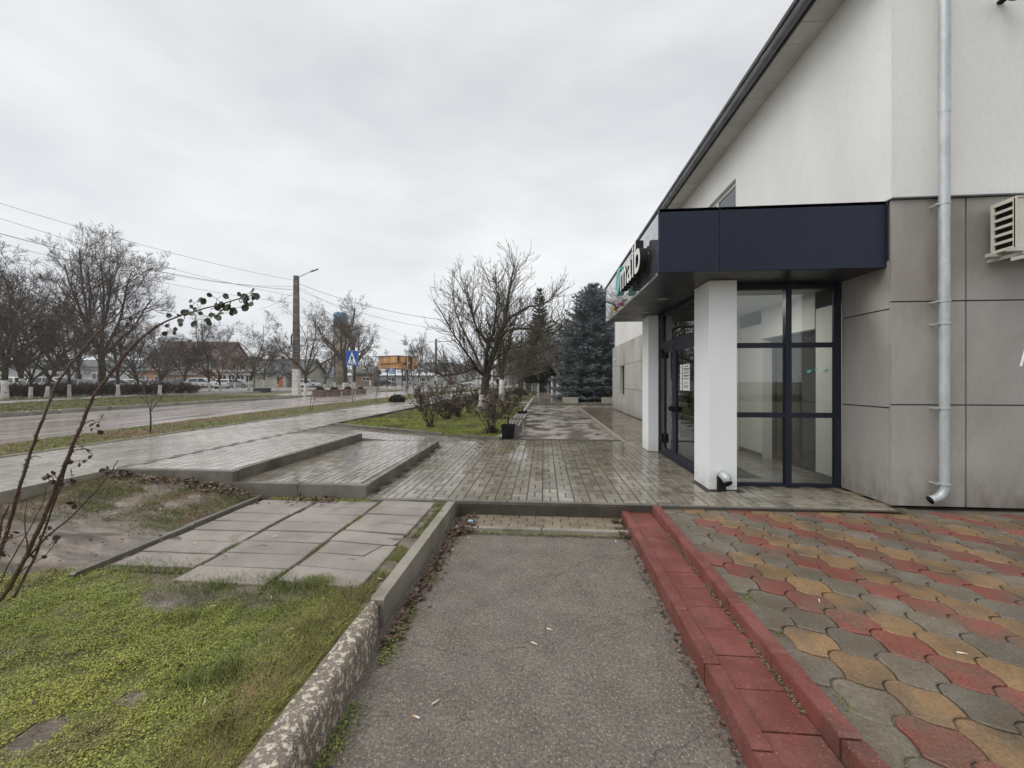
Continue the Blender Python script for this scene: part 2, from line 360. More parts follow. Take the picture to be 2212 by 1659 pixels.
def sheet(name, pts, z, m, thick=.08):
    """flat polygon slab"""
    b = MB(); b.prism([(p[0], p[1]) for p in pts], z-thick, z); o = fixn(b.build(name, m)); return struct(o)
road_near = [(-9.4, -8), (-9.8, 5), (-10.5, 10), (-11.0, 16), (-11.1, 30), (-11.1, 160)]
road_far = [(-17.6, 160), (-17.6, 60), (-17.5, 30), (-17.9, 16), (-18.0, 5), (-18.1, -8)]
sheet('road', road_near+road_far, .275, m_road, .02)
def strip_along(name, pts, w, z0, z1, m, seg, parent, gap=.008, c=.012, piece='kerb_stone', jit=.0, side=1):
    """kerb stones one by one along a polyline; w to the left of travel when side=1"""
    n = 0
    for (x0, y0), (x1, y1) in zip(pts, pts[1:]):
        Ln = math.hypot(x1-x0, y1-y0); k = max(1, round(Ln/seg)); ux, uy = (x1-x0)/Ln, (y1-y0)/Ln; nx, ny = -uy*side, ux*side
        for i in range(k):
            a = Ln*i/k+gap/2; e = Ln*(i+1)/k-gap/2; j = rnd.uniform(-jit, jit); jz = rnd.uniform(-jit, jit)*.6
            b = MB()
            P = [(a, 0), (e, 0), (e, w), (a, w)]
            P = [(x0+ux*p+nx*(q+j), y0+uy*p+ny*(q+j)) for p, q in P]
            cx = sum(p[0] for p in P)/4; cy = sum(p[1] for p in P)/4
            b.prism([(p[0]-cx, p[1]-cy) for p in P], z0, z1+jz, c); o = fixn(b.build(piece, m, parent, (cx, cy, 0))); n += 1
    return n
far_kerb = struct(empty('road_kerb'))
strip_along('k', [(-18.05, 2), (-18.0, 5), (-17.9, 16), (-17.55, 27.5)], .17, .1, .43, m_kerbF, .95, far_kerb, gap=.03, jit=.012, c=.03)
strip_along('k', [(-17.3, 40), (-16.6, 47)], .17, .1, .42, m_kerbF, 1.0, far_kerb, gap=.03, jit=.012, c=.03)
b = MB(); b.box(-17.8, -17.62, 60, 150, .1, .4); b.build('kerb_run', m_kerbF, far_kerb)
# strip beyond the road, far path
vf = [(-18.05, -8), (-18.0, 5), (-17.95, 16), (-17.7, 27.7), (-26, 29), (-30, 29), (-28.6, 24), (-26.4, 17), (-24, 10), (-21, -8)]
sheet('far_verge', vf, .36, m_verge, .2)
path_in = [(-20.5, -8), (-24, 10), (-26.4, 17), (-28.2, 22), (-29.5, 26.5), (-29.6, 34), (-28.7, 41), (-27.5, 60), (-26.5, 120)]
path_out = [(-29.0, 120), (-30.5, 60), (-32.2, 41), (-32.2, 34), (-31.6, 26.5), (-30.2, 22), (-28.6, 17), (-26.2, 10), (-22.6, -8)]
sheet('far_path', path_in+path_out, .385, m_paverL, .2)
# paved crossing behind the flower boxes and the stop platform
sheet('crossing_path', [(-17.62, 28), (-17.62, 39.5), (-22, 44), (-26, 52), (-28, 50), (-24.5, 41), (-21.5, 31), (-20, 28)], .40, m_paverL, .2)
sheet('bus_stop_pavement', [(-17.62, 52), (-17.62, 78), (-29, 78), (-30, 60), (-24, 54)], .41, m_paverL, .2)
sheet('parking_lot', [(-95, 38), (-36, 41), (-33, 62), (-40, 66), (-100, 66)], .285, mat('lot_asphalt', (.24, .23, .22), (.30, .29, .28), sc1=.3, rough=(.3, .6)), .02)
sheet('far_lane', [(-120, 71), (-17.6, 90), (-17.6, 94), (-120, 75)], .29, m_road, .03)
# verge between road and pavement
sheet('verge', [(-8.42, -8), (-8.42, 160)] + [(p[0], p[1]) for p in reversed(road_near)], .315, m_verge, .1)

# ------------------------------------------------------------------ paving geometry
def block_mesh(name, w, l, m, h=.03, c=.004):
    b = MB(); b.prism([(-w/2, -l/2), (w/2, -l/2), (w/2, l/2), (-w/2, l/2)], -h, 0, c); return b.mesh(name, m)
def basket(inside, bounds, z, m, parent, near=0, zf=None, g=.006, size=.2, ox=0, oy=0, stuff=True):
    x0, x1, y0, y1 = bounds; cells = []
    g = max(g, .012); hw, hl = (size/2-g)/2, (size-g)/2
    nx = int(round((x1-x0)/size)); ny = int(round((y1-y0)/size))
    for i in range(nx):
        for j in range(ny):
            cx, cy = x0+ox+(i+.5)*size, y0+oy+(j+.5)*size
            if (i+j) % 2: bl = [(cx-size/4, cy, 0), (cx+size/4, cy, 0)]
            else: bl = [(cx, cy-size/4, 1), (cx, cy+size/4, 1)]
            for bx, by, o in bl:
                if inside(bx, by): cells.append((bx, by, o))
    cells.sort(key=lambda c: c[0]**2+c[1]**2)
    me = block_mesh('paver', hw*2, hl*2, m); 
    for bx, by, o in cells[:near]:
        p = link('paver', me, parent, (bx, by, z+(zf(bx, by) if zf else 0)+rnd.uniform(-.0015, .0015)), R(90)*o)
        p.rotation_euler.x = rnd.gauss(0, .004); p.rotation_euler.y = rnd.gauss(0, .004)
    b = MB()
    for bx, by, o in cells[near:]:
        a, l = (hl, hw) if o else (hw, hl)
        t = rnd.uniform(-.0015, .0015); s1, s2 = rnd.gauss(0, .004), rnd.gauss(0, .004)
        zz = z+t+(zf(bx, by) if zf else 0); i0 = len(b.v); k = .006
        gx = gy = 0
        if zf: gx = (zf(bx+.05, by)-zf(bx-.05, by))/.1; gy = (zf(bx, by+.05)-zf(bx, by-.05))/.1
        for A, B_, dz in ((a, l, -.010), (a-k*.6, l-k*.6, 0)):
            for sx, sy in ((-1, -1), (1, -1), (1, 1), (-1, 1)):
                b.v.append((bx+sx*A, by+sy*B_, zz+dz+sx*A*(s1+gx)+sy*B_*(s2+gy)))
        for q in ((4, 5, 6, 7), (0, 1, 5, 4), (1, 2, 6, 5), (2, 3, 7, 6), (3, 0, 4, 7)):
            b.f.append(tuple(i0+t_ for t_ in q)); b.mi.append(0)
    if b.v:
        o = b.build('paver_field', m, parent); o['kind'] = 'stuff'
def ramp(x, y):
    if x > -1.5 or y < 7.4: return 0
    return .30*min(1, (-1.5-x)/4.2)*min(1, (y-7.4)/1.25)
plaza = struct(empty('plaza'))
def in_plaza(x, y):
    if x > 4.12 or y < 4.9: return False
    if x > 2.36 and y > 5.84: return False
    if 2.22 < x < 2.64 and 5.58 < y < 6.12: return False
    if x < -2.28: return x > -5.72 and 8.68 < y < 9.95 + (-1.19-x)*.045
    return y < 9.88
basket(in_plaza, (-5.8, 4.2, 4.9, 10.3), 0, m_paver, plaza, near=300, zf=ramp, ox=-.02)
b = MB(); nx_, ny_ = 40, 22
for i in range(nx_):
    for j in range(ny_):
        xa, xb = -5.78+i*9.9/nx_, -5.78+(i+1)*9.9/nx_; ya, yb = 4.84+j*5.36/ny_, 4.84+(j+1)*5.36/ny_
        if xb < -2.3 and yb < 8.4: continue
        b.quad(*[(x, y, -.0035+ramp(x, y)) for x, y in ((xa, ya), (xb, ya), (xb, yb), (xa, yb))])
b.box(-2.28, 4.12, 4.84, 9.86, -.3, -.03)
b.build('paving_bed', m_grout, plaza)
strip_along('k', [(-2.28, 4.83), (1.37, 4.86)], .075, -.28, .002, m_kerb, 1.0, plaza, side=1, gap=.006)
strip_along('k', [(1.37, 4.86), (2.9, 4.87), (4.1, 4.95)], .06, -.1, .0, m_kerb, .75, plaza, gap=.012, jit=.004)
# two low terraces and the pavement of the street
mid = struct(empty('lower_terrace'))
b = MB(); b.box(-4.1, -2.36, 5.0, 8.66, -.3, .1465); b.build('terrace_bed', m_grout, mid)
basket(lambda x, y: -4.12 < x < -2.38 and 5.0 < y < 8.62, (-4.2, -2.3, 5.0, 8.8), .15, m_paver, mid, near=0)
strip_along('k', [(-4.12, 4.90), (-2.28, 4.90)], .09, -.1, .152, m_kerb, .92, mid)
strip_along('k', [(-2.28, 4.995), (-2.34, 8.66)], .085, -.1, .152, m_kerb, 1.2, mid)
hi = struct(empty('upper_terrace'))
b = MB(); b.box(-5.76, -4.18, 5.0, 8.66, -.3, .2965); b.build('terrace_bed', m_grout, hi)
basket(lambda x, y: -5.74 < x < -4.2 and 5.0 < y < 8.62, (-5.8, -4.1, 5.0, 8.8), .30, m_paverL, hi, near=0)
strip_along('k', [(-5.78, 4.90), (-4.10, 4.90)], .09, -.1, .302, m_kerb, .84, hi)
strip_along('k', [(-4.10, 4.995), (-4.12, 8.66)], .085, -.1, .302, m_kerb, 1.2, hi)
strip_along('k', [(-5.74, 4.92), (-5.74, 10.2)], .10, -.1, .303, m_kerb, 1.0, hi)
walk = struct(empty('pavement'))
b = MB(); b.box(-8.42, -5.86, -8, 160, -.3, .2955); b.build('pavement_bed', m_grout, walk)
basket(lambda x, y: -8.38 < x < -5.88, (-8.4, -5.8, 2.0, 30), .30, m_paverL, walk, near=0)
b = MB(); b.box(-8.38, -5.88, 30, 160, .289, .302); b.box(-8.38, -5.88, -8, 2.0, .289, .302); b.build('pavement_slab', m_paverL, walk)
strip_along('k', [(-5.78, 0), (-5.78, 4.89)], .08, -.1, .31, m_kerbL, .98, walk)
strip_along('k', [(-5.72, 10.25), (-5.66, 26)], .08, -.1, .33, m_kerb, 1.0, walk)
strip_along('k', [(-8.38, 0), (-8.38, 30)], .06, .1, .325, m_kerbL, 1.0, walk, side=1)
# walkway along the shop front
sheet('walkway', [(-1.0, 9.86), (1.9, 9.86), (1.9, 23), (4.5, 23), (4.5, 25), (-1.0, 25)], -.08, m_walk, .1)
strip = struct(empty('side_pavement'))
b = MB(); b.box(2.0, 3.7, 9.86, 22.4, -.2, -.012); b.build('pavement_bed', m_grout, strip)
basket(lambda x, y: 2.02 < x < 3.62 and y < 22.3, (2.0, 3.8, 9.9, 22.4), 0, m_paverB, strip)
strip_along('k', [(1.93, 9.9), (1.93, 22.4)], .08, -.2, .004, m_kerbL, 1.0, strip, side=-1, jit=.008)
farw = struct(empty('far_walkway'))
b = MB(); b.box(-.85, 6.5, 25.1, 58, -.3, .067); b.build('walkway_bed', m_grout, farw)
basket(lambda x, y: True, (-.8, 3.8, 25.1, 40.1), .08, m_paverB if False else m_paver, farw)
b = MB(); b.box(-.8, 6.4, 40.1, 58, .069, .079); b.box(3.82, 6.4, 25.1, 40.1, .069, .079); b.build('walkway_slab', m_paver, farw)
strip_along('k', [(-.9, 25.0), (6.3, 25.0)], .1, -.2, .082, m_kerb, 1.0, farw)
# old white kerb between walkway and bed
wk = struct(empty('bed_kerb'))
strip_along('k', [(-1.08, 10.1), (-1.0, 12.5), (-.92, 18), (-.88, 25), (-.86, 38)], .12, -.2, .075, mat('flaking_white_kerb', (.38, .35, .30), (.54, .51, .45), sc1=5, bump=.6, third=((.18, .16, .12), 5, .55, .62)), .9, wk, side=1, jit=.008, c=.02)
strip_along('k', [(-5.6, 10.10), (-1.10, 9.90)], .09, -.1, .0, m_kerb, 1.45, wk)
for o in wk.children:
    if o.location.y < 10.3 and o.location.x < -1.2: o.location.z = .07+ramp(o.location.x, o.location.y); o.rotation_euler.y = .071 if o.location.x < -1.9 else .03
# beds
def lawn_grid(name, x0, x1, y0, y1, nx, ny, zf, m, inside=None):
    b = MB()
    for j in range(ny+1):
        for i in range(nx+1):
            x, y = x0+(x1-x0)*i/nx, y0+(y1-y0)*j/ny; b.v.append((x, y, zf(x, y)))
    for j in range(ny):
        for i in range(nx):
            a = j*(nx+1)+i; cx, cy = x0+(x1-x0)*(i+.5)/nx, y0+(y1-y0)*(j+.5)/ny
            if inside and not inside(cx, cy): continue
            b.f.append((a, a+1, a+nx+2, a+nx+1)); b.mi.append(0)
    return struct(b.build(name, m, smooth=True))
def zbed(x, y): return .04+.05*fbm(x, y, .6)+max(0, (-1.5-x)*.052)
lawn_grid('flower_bed', -5.66, -1.1, 9.94, 24.6, 40, 90, zbed, m_lawn, lambda x, y: y > 9.97+(x+1.1)*-.045)
lawn_grid('far_bed', -5.66, -.98, 26.0, 58, 30, 90, zbed, m_soil)
sheet('bed_path', [(-5.66, 24.6), (-1.0, 24.6), (-1.0, 26.0), (-5.66, 26.0)], .10, m_kerbL, .1)
def zsoil(x, y):
    base = -.035 + max(0, (-3.7-x))*.095
    if x < -3.72: tt = max(0, min(1, (y-3.7)/1.1)); base += tt*tt*max(0, min(.10, .03+(-3.72-x)*.16))
    m = max(0, min(1, (-3.6-x)*3))*max(0, min(1, (y-2.5)*2))
    return base + .018*fbm(x, y, 1.3) + .012*fbm(x, y, 5, 3) + m*.028*fbm(x*.6, y*1.5, 4.5, 11) + (1-m)*.008*fbm(x, y, 12, 5)
def lawn_in(x, y):
    """ground covered by green, 0..1"""
    if y > 2.95: 
        # behind: thin growth
        k = 0.0
    edge = 2.80+.12*math.sin(x*3.1)+.15*fbm(x, y, 1.5)
    if x > -3.2: edge -= .22*max(0, min(1, (x+3.2)))
    g = max(0, min(1, (edge-y)*5))
    g *= max(0, min(1, (fbm(x, y, 1.7, 4)+.85)*2.4))
    return g
lawn_grid('near_lawn', -5.80, -1.12, -.5, 4.92, 170, 230, zsoil, mat('near_soil', (.115, .088, .066), (.21, .172, .14), sc1=3.5, bump=1, bsc=22, rough=(.2, .8), fine=.4, fsc=45, stretch=(.6, 2.0, 1),
          third=((.07, .055, .04), 2.6, .53, .64)))
lawn_grid('moss_bed', -5.80, -1.14, -.5, 2.98, 120, 90, lambda x, y: zsoil(x, y)+.004, mat('moss_soil', (.12, .13, .035), (.19, .195, .055), sc1=2.5, bump=1, bsc=50, rough=(.6, .95), fine=.5, fsc=110, third=((.12, .09, .055), 1.6, .54, .66)),
          lambda x, y: lawn_in(x, y) > .35)
# asphalt between the kerbs
b = MB(); nx, ny = 50, 120
for j in range(ny+1):
    for i in range(nx+1):
        x, y = -1.3+2.4*i/nx, -1.5+6.3*j/ny
        z = -.2+.006*fbm(x, y, 2.2)+.003*fbm(x, y, 9)
        if x < -.8: z += (-.8-x)*.05
        b.v.append((x, y, z))
for j in range(ny):
    for i in range(nx):
        a = j*(nx+1)+i; b.f.append((a, a+1, a+nx+2, a+nx+1)); b.mi.append(0)
struct(b.build('asphalt', m_asphalt, smooth=True))
def crack(pts, w, name='crack'):
    b = MB(); V = [Vector(p) for p in pts]; out = []
    for a, c in zip(V, V[1:]):
        n = 9
        for i in range(n): q = a.lerp(c, i/n); out.append((q.x+rnd.gauss(0, .012), q.y+rnd.gauss(0, .012)))
    for (xa, ya), (xb, yb) in zip(out, out[1:]):
        d = Vector((xb-xa, yb-ya)); nn = Vector((-d.y, d.x)).normalized()*w*rnd.uniform(.3, 1)
        b.quad((xa-nn.x, ya-nn.y, -.1935), (xb-nn.x, yb-nn.y, -.1935), (xb+nn.x, yb+nn.y, -.1935), (xa+nn.x, ya+nn.y, -.1935))
    return b
b = MB()
for pts in (((.95, 4.0), (.5, 3.85), (.1, 3.45), (-.1, 3.4)), ((.05, 3.0), (.0, 2.6)), ((-.1, 2.5), (-.5, 2.4), (-.9, 2.5)), ((.9, 2.0), (.55, 1.85), (.3, 1.7))):
    c = crack([(*p, 0) for p in pts], .0018); n0 = len(b.v); b.v += c.v; b.f += [tuple(i+n0 for i in f) for f in c.f]; b.mi += c.mi
struct(b.build('asphalt_crack', m_grout))
# step tread at the plaza edge
tr = struct(empty('lower_step'))
b = MB(); b.box(-1.0, .97, 4.46, 4.84, -.3, -.172); b.build('step_bed', m_grout, tr)
bm_ = block_mesh('brick', .192, .094, m_brickpav)
for j in range(4):
    for i in range(-1, 11):
        x = -.9+i*.2+(j % 2)*.1
        if -1.0 < x-.09 and x+.09 < .98: link('brick', bm_, tr, (x, 4.51+j*.1, -.16+rnd.uniform(-.002, .002)), rnd.gauss(0, .01))
strip_along('k', [(-1.02, 4.39), (.97, 4.39)], .07, -.3, -.157, m_kerbL, .98, tr)
# grey kerb, painted kerb, red kerbs and channel
gk = struct(empty('grey_kerb'))
strip_along('k', [(-1.095, 2.62), (-1.095, 4.82)], .095, -.3, .006, m_kerbL, .92, gk, jit=.003, side=1)
b = MB(); segs = 60
for j in range(segs+1):
    t = j/segs; y = -.2+2.8*t; w = max(.10, min(.24, .20-.08*(y-1.45))); x0 = -1.195
    if t > .93: w *= 1-((t-.93)/.07)**2*.35
    zt = .002+.006*fbm(x0, y, 3); hh = -.3
    ring = [(x0, hh), (x0+.003, zt-.018), (x0+.018, zt), (x0+w*.55, zt+.004), (x0+w-.026, zt-.002), (x0+w-.005, zt-.024), (x0+w+.004, -.12), (x0+w+.012, hh)]
    for x, z in ring: b.v.append((x+.006*fbm(y, z, 9, 2)-(.012 if abs(y-1.62) < .05 and x > x0+.1 else 0), y, z+.005*fbm(x, y, 14)-(.010 if abs(y-1.62) < .04 and z > -.1 else 0)))
for j in range(segs):
    for i in range(7):
        a = j*8+i; b.f.append((a, a+1, a+9, a+8)); b.mi.append(0)
b.f.append(tuple(segs*8+i for i in range(8))); b.mi.append(0)
struct(fixn(b.build('painted_kerb', m_kerbW, smooth=True)))
rk = struct(empty('red_gutter'))
strip_along('k', [(.940, -.3), (1.014, 4.86)], .085, -.3, -.068, m_red, .52, rk, jit=.003, c=.012)
strip_along('k', [(1.212, -.3), (1.286, 4.86)], .09, -.3, .008, m_red, .52, rk, side=-1, jit=.003, c=.012)
tm = block_mesh('tile', .262, .241, m_red)
for i in range(21): link('tile', tm, rk, (1.077+.0143*(i*.25)+rnd.gauss(0, .002), -.25+i*.25, -.088+rnd.uniform(-.002, .002)), rnd.gauss(0, .008))
b = MB(); b.box(.93, 1.31, -.4, 4.84, -.3, -.101); b.build('gutter_bed', m_grout, rk)
# old slabs left of the grey kerb
sl = struct(empty('old_slab_path'))
b = MB(); b.box(-3.58, -1.3, 2.62, 2.9, -.2, -.036); b.build('slab_bed', m_soil, sl); b = MB(); b.box(-3.58, -1.36, 2.9, 4.80, -.2, -.024); b.build('slab_bed', m_grout, sl)
for xa, xb, n, y_start in ((-3.57, -2.845, 7, 4.76), (-2.815, -2.055, 8, 4.80), (-2.025, -1.34, 8, 4.84)):
    y = y_start
    for i in range(n):
        h = .255; b = MB(); hw = (xb-xa)/2-.006
        skew = -.03 if xa > -2.1 else 0
        P = [(-hw, -h/2+.0095-skew), (hw, -h/2+.0095+skew), (hw, h/2-.0095+skew), (-hw, h/2-.0095-skew)]
        if xa > -2.1 and i == 5:
            q1 = [(-hw, P[0][1]), (.12, P[0][1]*.5+P[1][1]*.5), (.2, P[2][1]), (-hw, P[3][1])]; q2 = [(.135, P[1][1]), (hw, P[1][1]), (hw, P[2][1]), (.212, P[2][1])]
            for q in (q1, q2):
                bb = MB(); bb.prism(q, -.06, 0, .006); o = fixn(bb.build('slab', m_slab, sl, ((xa+xb)/2, y-h/2, -.018)))
        else:
            b.prism(P, -.06, 0, .006)
            o = fixn(b.build('slab', m_slab, sl, ((xa+xb)/2+rnd.gauss(0, .006), y-h/2, -.014+rnd.uniform(-.006, .006))))
            o.rotation_euler = (rnd.gauss(0, .006), rnd.gauss(0, .006), rnd.gauss(0, .01))
        y -= h
ek = struct(empty('thin_edging'))
strip_along('k', [(-3.66, 2.75), (-3.66, 4.82)], .05, -.2, .022, m_kerb, 1.0, ek, side=-1, jit=.01)
# ------------------------------------------------------------------ wave paving
wv = struct(empty('coloured_paving'))
A = Vector((.12, -.215)); B2 = Vector((.252, .0))
def arc(p, q, off, n):
    p, q = Vector(p), Vector(q); d = q-p; nn = Vector((-d.y, d.x)).normalized(); out = []
    for i in range(n):
        t = i/n; out.append(p+d*t+nn*off*math.sin(math.pi*t))
    return out
P0 = Vector((0, 0)); P1 = Vector((.115, .068)); P3 = P0+A; P2 = P1+A; Wp = P2-B2; Q = P0+B2
out = []
out += arc(P0, P1, .030, 5)
out += arc(P1, Q, -.014, 4)
out += arc(Q, P2, .014, 3)
out += [Vector(v) for v in reversed(arc(P3, P2, .030, 5)[1:])] if False else []
seg = arc(P3, P2, .030, 5) + [P2]; out += list(reversed(seg))[:-1]
seg = arc(Wp, P3, -.014, 4) + [P3]; out += list(reversed(seg))[:-1]
seg = arc(P0, Wp, -.014*-1*-1, 3)
out += list(reversed(arc(P0, Wp, .014, 3)[1:]+[Wp]))[0:]
ctr = sum(out, Vector((0, 0)))/len(out)
def shrink(pts, g):
    n = len(pts); res = []
    for i in range(n):
        p = pts[i]; t = (pts[(i+1) % n]-pts[i-1]); nn = Vector((t.y, -t.x))
        if nn.length > 0: nn.normalize()
        res.append(p+nn*g)
    return res
area = sum(out[i].x*out[(i+1) % len(out)].y-out[(i+1) % len(out)].x*out[i].y for i in range(len(out)))/2
sg = 1 if area < 0 else -1
o1 = shrink(out, .0045*sg); o2 = shrink(out, .0105*sg)
b = MB(); n = len(out)
for ring, z in ((o1, -.05), (o1, -.006), (o2, 0)):
    for p in ring: b.v.append((p.x-ctr.x, p.y-ctr.y, z))
for r_ in range(2):
    for i in range(n): j = (i+1) % n; b.f.append((r_*n+i, r_*n+j, (r_+1)*n+j, (r_+1)*n+i)); b.mi.append(0)
b.f.append(tuple(2*n+i for i in range(n))); b.mi.append(0)
wmesh = {}
for k_, m_ in (('r', m_wr), ('y', m_wy), ('g', m_wg)):
    me = b.mesh('wave_paver', m_); bm = bmesh.new(); bm.from_mesh(me); bmesh.ops.recalc_face_normals(bm, faces=bm.faces); bm.to_mesh(me); bm.free(); wmesh[k_] = me
tiles = []
for i in range(-30, 40):
    for j in range(-25, 35):
        p = Vector((1.69, 2.10)) + A*i + B2*j
        c = p+ctr
        # symmetrical rows: the x run of a row is brought back every second row
        if 1.38+.014*(c.y-1.6) < c.x < 7.0 and .9 < c.y < (4.93 if c.x < 4.1 else 5.12): 
            kk = 'ryg'[(j+1) % 3]
            edge = c.x < 1.56 + .09*math.sin(c.y*7)
            if edge and rnd.random() < .6: kk = 'g'
            if c.x > 4.2 and c.y > 5.0: continue
            tiles.append((c.x, c.y, kk, c.x))
tiles = [t for t in tiles if t[0] < 1.5*t[1]*.95+1.3]
tiles.sort(key=lambda t: t[0]**2+t[1]**2)
def ztile(x, y): return -.028+.006*fbm(x, y, .9, 5)
for x, y, k_, _ in tiles[:400]:
    o = link('wave_paver', wmesh[k_], wv, (x, y, ztile(x, y)+rnd.uniform(-.004, .004)), rnd.gauss(0, .018))
    o.rotation_euler.x = rnd.gauss(0, .014); o.rotation_euler.y = rnd.gauss(0, .014)
print('wave tiles', len(tiles))
b = MB(); b.box(1.30, 9, -1.5, 4.86, -.3, -.046); b.box(4.13, 9, 4.86, 5.2, -.3, -.046); b.build('paving_bed', mat('mossy_joint', (.12, .10, .075), (.165, .14, .11), sc1=4, bump=.8, bsc=50, third=((.06, .075, .02), 2.5, .58, .68), fine=.3), wv)

# ------------------------------------------------------------------ the building
bank = tag(empty('bank_building', (4.14, 5.07, 0)), 'two-storey white building with taupe cladding and a glazed corner entrance', 'building')
def part(b, name, m, parent=bank, smooth=False):
    o = b.build(name, m, parent, smooth=smooth)
    off = Vector(parent.matrix_world.translation) if parent.parent is None else Vector(parent.parent.location)
    return o
BO = Vector((4.14, 5.07, 0))
class LMB(MB):
    """boxes given in world metres, stored relative to the building's origin"""
    def box(s, x0, x1, y0, y1, z0, z1, mi=0): MB.box(s, x0-BO.x, x1-BO.x, y0-BO.y, y1-BO.y, z0-BO.z, z1-BO.z, mi)
def P_(x, y, z): return (x-BO.x, y-BO.y, z)
# upper walls
b = LMB()
b.box(4.4, 14, 5.12, 5.35, 3.66, 9.2); b.box(4.18, 4.4, 5.12, 5.35, 3.66, 6.83); b.box(4.18, 4.4, 5.12, 5.35, 6.83, 9.2)
# side wall with window opening y 9.0..11.2, z 4.6..5.93
b.box(4.18, 4.4, 5.35, 9.0, 2.6, 6.83); b.box(4.18, 4.4, 11.2, 23.9, 2.6, 6.83)
b.box(4.18, 4.4, 9.0, 11.2, 5.93, 6.83); b.box(4.18, 4.4, 9.0, 11.2, 2.6, 4.6)
b.box(4.18, 14, 23.7, 23.95, 0, 6.83)
part(b, 'plaster_wall', m_plaster)
b = LMB(); b.box(4.16, 8, 5.6, 23.6, 6.84, 6.9); part(b, 'ceiling_slab', m_joint)
# backing of the cladding
b = LMB(); b.box(4.165, 14, 5.095, 5.30, 0, 3.66); b.box(4.165, 4.40, 5.30, 5.88, 0, 3.0); part(b, 'cladding_backing', m_joint)
G_ = .009
def panel(x0, x1, y0, y1, z0, z1, m=m_clad, name='cladding_panel'):
    b = MB(); cx, cy, cz = (x0+x1)/2, (y0+y1)/2, (z0+z1)/2
    b.box(x0-cx, x1-cx, y0-cy, y1-cy, z0-cz, z1-cz); return b.build(name, m, bank, (cx-BO.x, cy-BO.y, cz))
xs = [4.14, 4.955, 6.3, 7.65, 9.0]; zs = [0.0, 1.21, 2.44, 3.66]
for i in range(4):
    for j in range(3):
        panel(xs[i]+(G_ if i else 0), xs[i+1]-G_, 5.068, 5.095, zs[j]+G_, zs[j+1]-G_*.8)
for j, (za, zb) in enumerate(((0, 1.17), (1.17, 2.36), (2.36, 2.95))):
    panel(4.14, 4.165, 5.098, 5.86, za+G_, zb-G_*.8)
b = LMB(); b.box(4.12, 14, 5.03, 5.16, 3.66, 3.675); part(b, 'flashing', m_gutter)
# far ground-floor cladding
b = LMB(); b.box(3.70, 4.18, 8.9, 18.35, 0, 3.20); b.box(3.70, 4.18, 19.45, 21.5, 0, 3.20); b.box(3.70, 4.18, 18.35, 19.45, 2.25, 3.2); b.box(3.70, 4.18, 18.35, 19.45, 0, .82); part(b, 'cladding_backing', m_joint)
ys = [8.92, 9.8, 10.65, 11.5, 12.35, 13.2, 14.05, 14.9, 15.75, 16.6, 17.45, 18.35, 19.45, 20.4, 21.52]
zr = [(0.02, 1.13), (1.13, 2.24), (2.24, 3.24)]
for i in range(len(ys)-1):
    for za, zb in zr:
        if i == 11:
            if za < .1: zb = .80
            elif za < 2: continue
        panel(3.66, 3.70, ys[i]+.009, ys[i+1]-.009, za+.008, zb-.008, m_clad2, 'cladding_tile')
b = LMB(); b.box(3.655, 3.78, 18.37, 18.41, .82, 2.24); b.box(3.655, 3.78, 19.40, 19.43, .82, 2.24); b.box(3.645, 3.78, 18.37, 19.43, .80, .84); b.box(3.655, 3.78, 18.41, 19.40, 2.20, 2.24)
part(b, 'window_reveal', m_clad2)
def window(x, y0, y1, z0, z1, nm, parent=bank):
    b = LMB(); t = .06
    b.box(x, x+.06, y0, y1, z0, z0+t); b.box(x, x+.06, y0, y1, z1-t, z1); b.box(x, x+.06, y0, y0+t, z0+t, z1-t); b.box(x, x+.06, y1-t, y1, z0+t, z1-t)
    b.box(x-.005, x+.055, (y0+y1)/2-.05, (y0+y1)/2+.05, z0+t, z1-t)
    o = b.build(nm, m_white, parent)
    b = LMB(); b.box(x+.02, x+.03, y0+t, y1-t, z0+t, z1-t); b.build('pane', m_glassd, o)
window(3.86, 18.41, 19.40, .84, 2.20, 'window')
window(4.26, 9.02, 11.18, 4.62, 5.91, 'window')
# roof, gutter, soffit
b = LMB(); 
b.quadbox([P_(3.60, 4.9, 6.93), P_(9, 4.9, 9.6), P_(9, 24.2, 9.6), P_(3.60, 24.2, 6.93), P_(3.60, 4.9, 7.0), P_(9, 4.9, 9.67), P_(9, 24.2, 9.67), P_(3.60, 24.2, 7.0)]); part(b, 'roof', m_roof)
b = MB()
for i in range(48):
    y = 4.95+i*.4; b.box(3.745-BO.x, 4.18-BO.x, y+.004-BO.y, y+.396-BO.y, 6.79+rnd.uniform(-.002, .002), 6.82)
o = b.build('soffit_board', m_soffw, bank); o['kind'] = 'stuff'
b = LMB(); b.box(3.72, 3.745, 4.9, 24.2, 6.74, 6.93); part(b, 'fascia_board', m_roof)
g_len = [4.9+1.93*i for i in range(11)]
for i in range(10):
    b = MB(); prof = []
    for k in range(9):
        a = math.pi*k/8; prof.append((3.655+.065*math.cos(a+math.pi)-BO.x, 6.82+.075*math.sin(a+math.pi)))
    ya, yb = g_len[i]-BO.y, g_len[i+1]-BO.y-.012
    for y in (ya, yb):
        for x, z in prof: b.v.append((x, y, z))
    for k in range(8): b.f.append((k, k+1, 9+k+1, 9+k)); b.mi.append(0)
    b.f.append(tuple(range(9))); b.mi.append(0); b.f.append(tuple(9+k for k in reversed(range(9)))); b.mi.append(0)
    b.tube([(3.655-BO.x, yb-.02, 6.82), (3.655-BO.x, yb+.012, 6.82)], .078, 10)
    b.box(3.585-BO.x, 3.725-BO.x, ya, yb, 6.815, 6.835)
    b.build('gutter', m_gutter, bank, smooth=False)
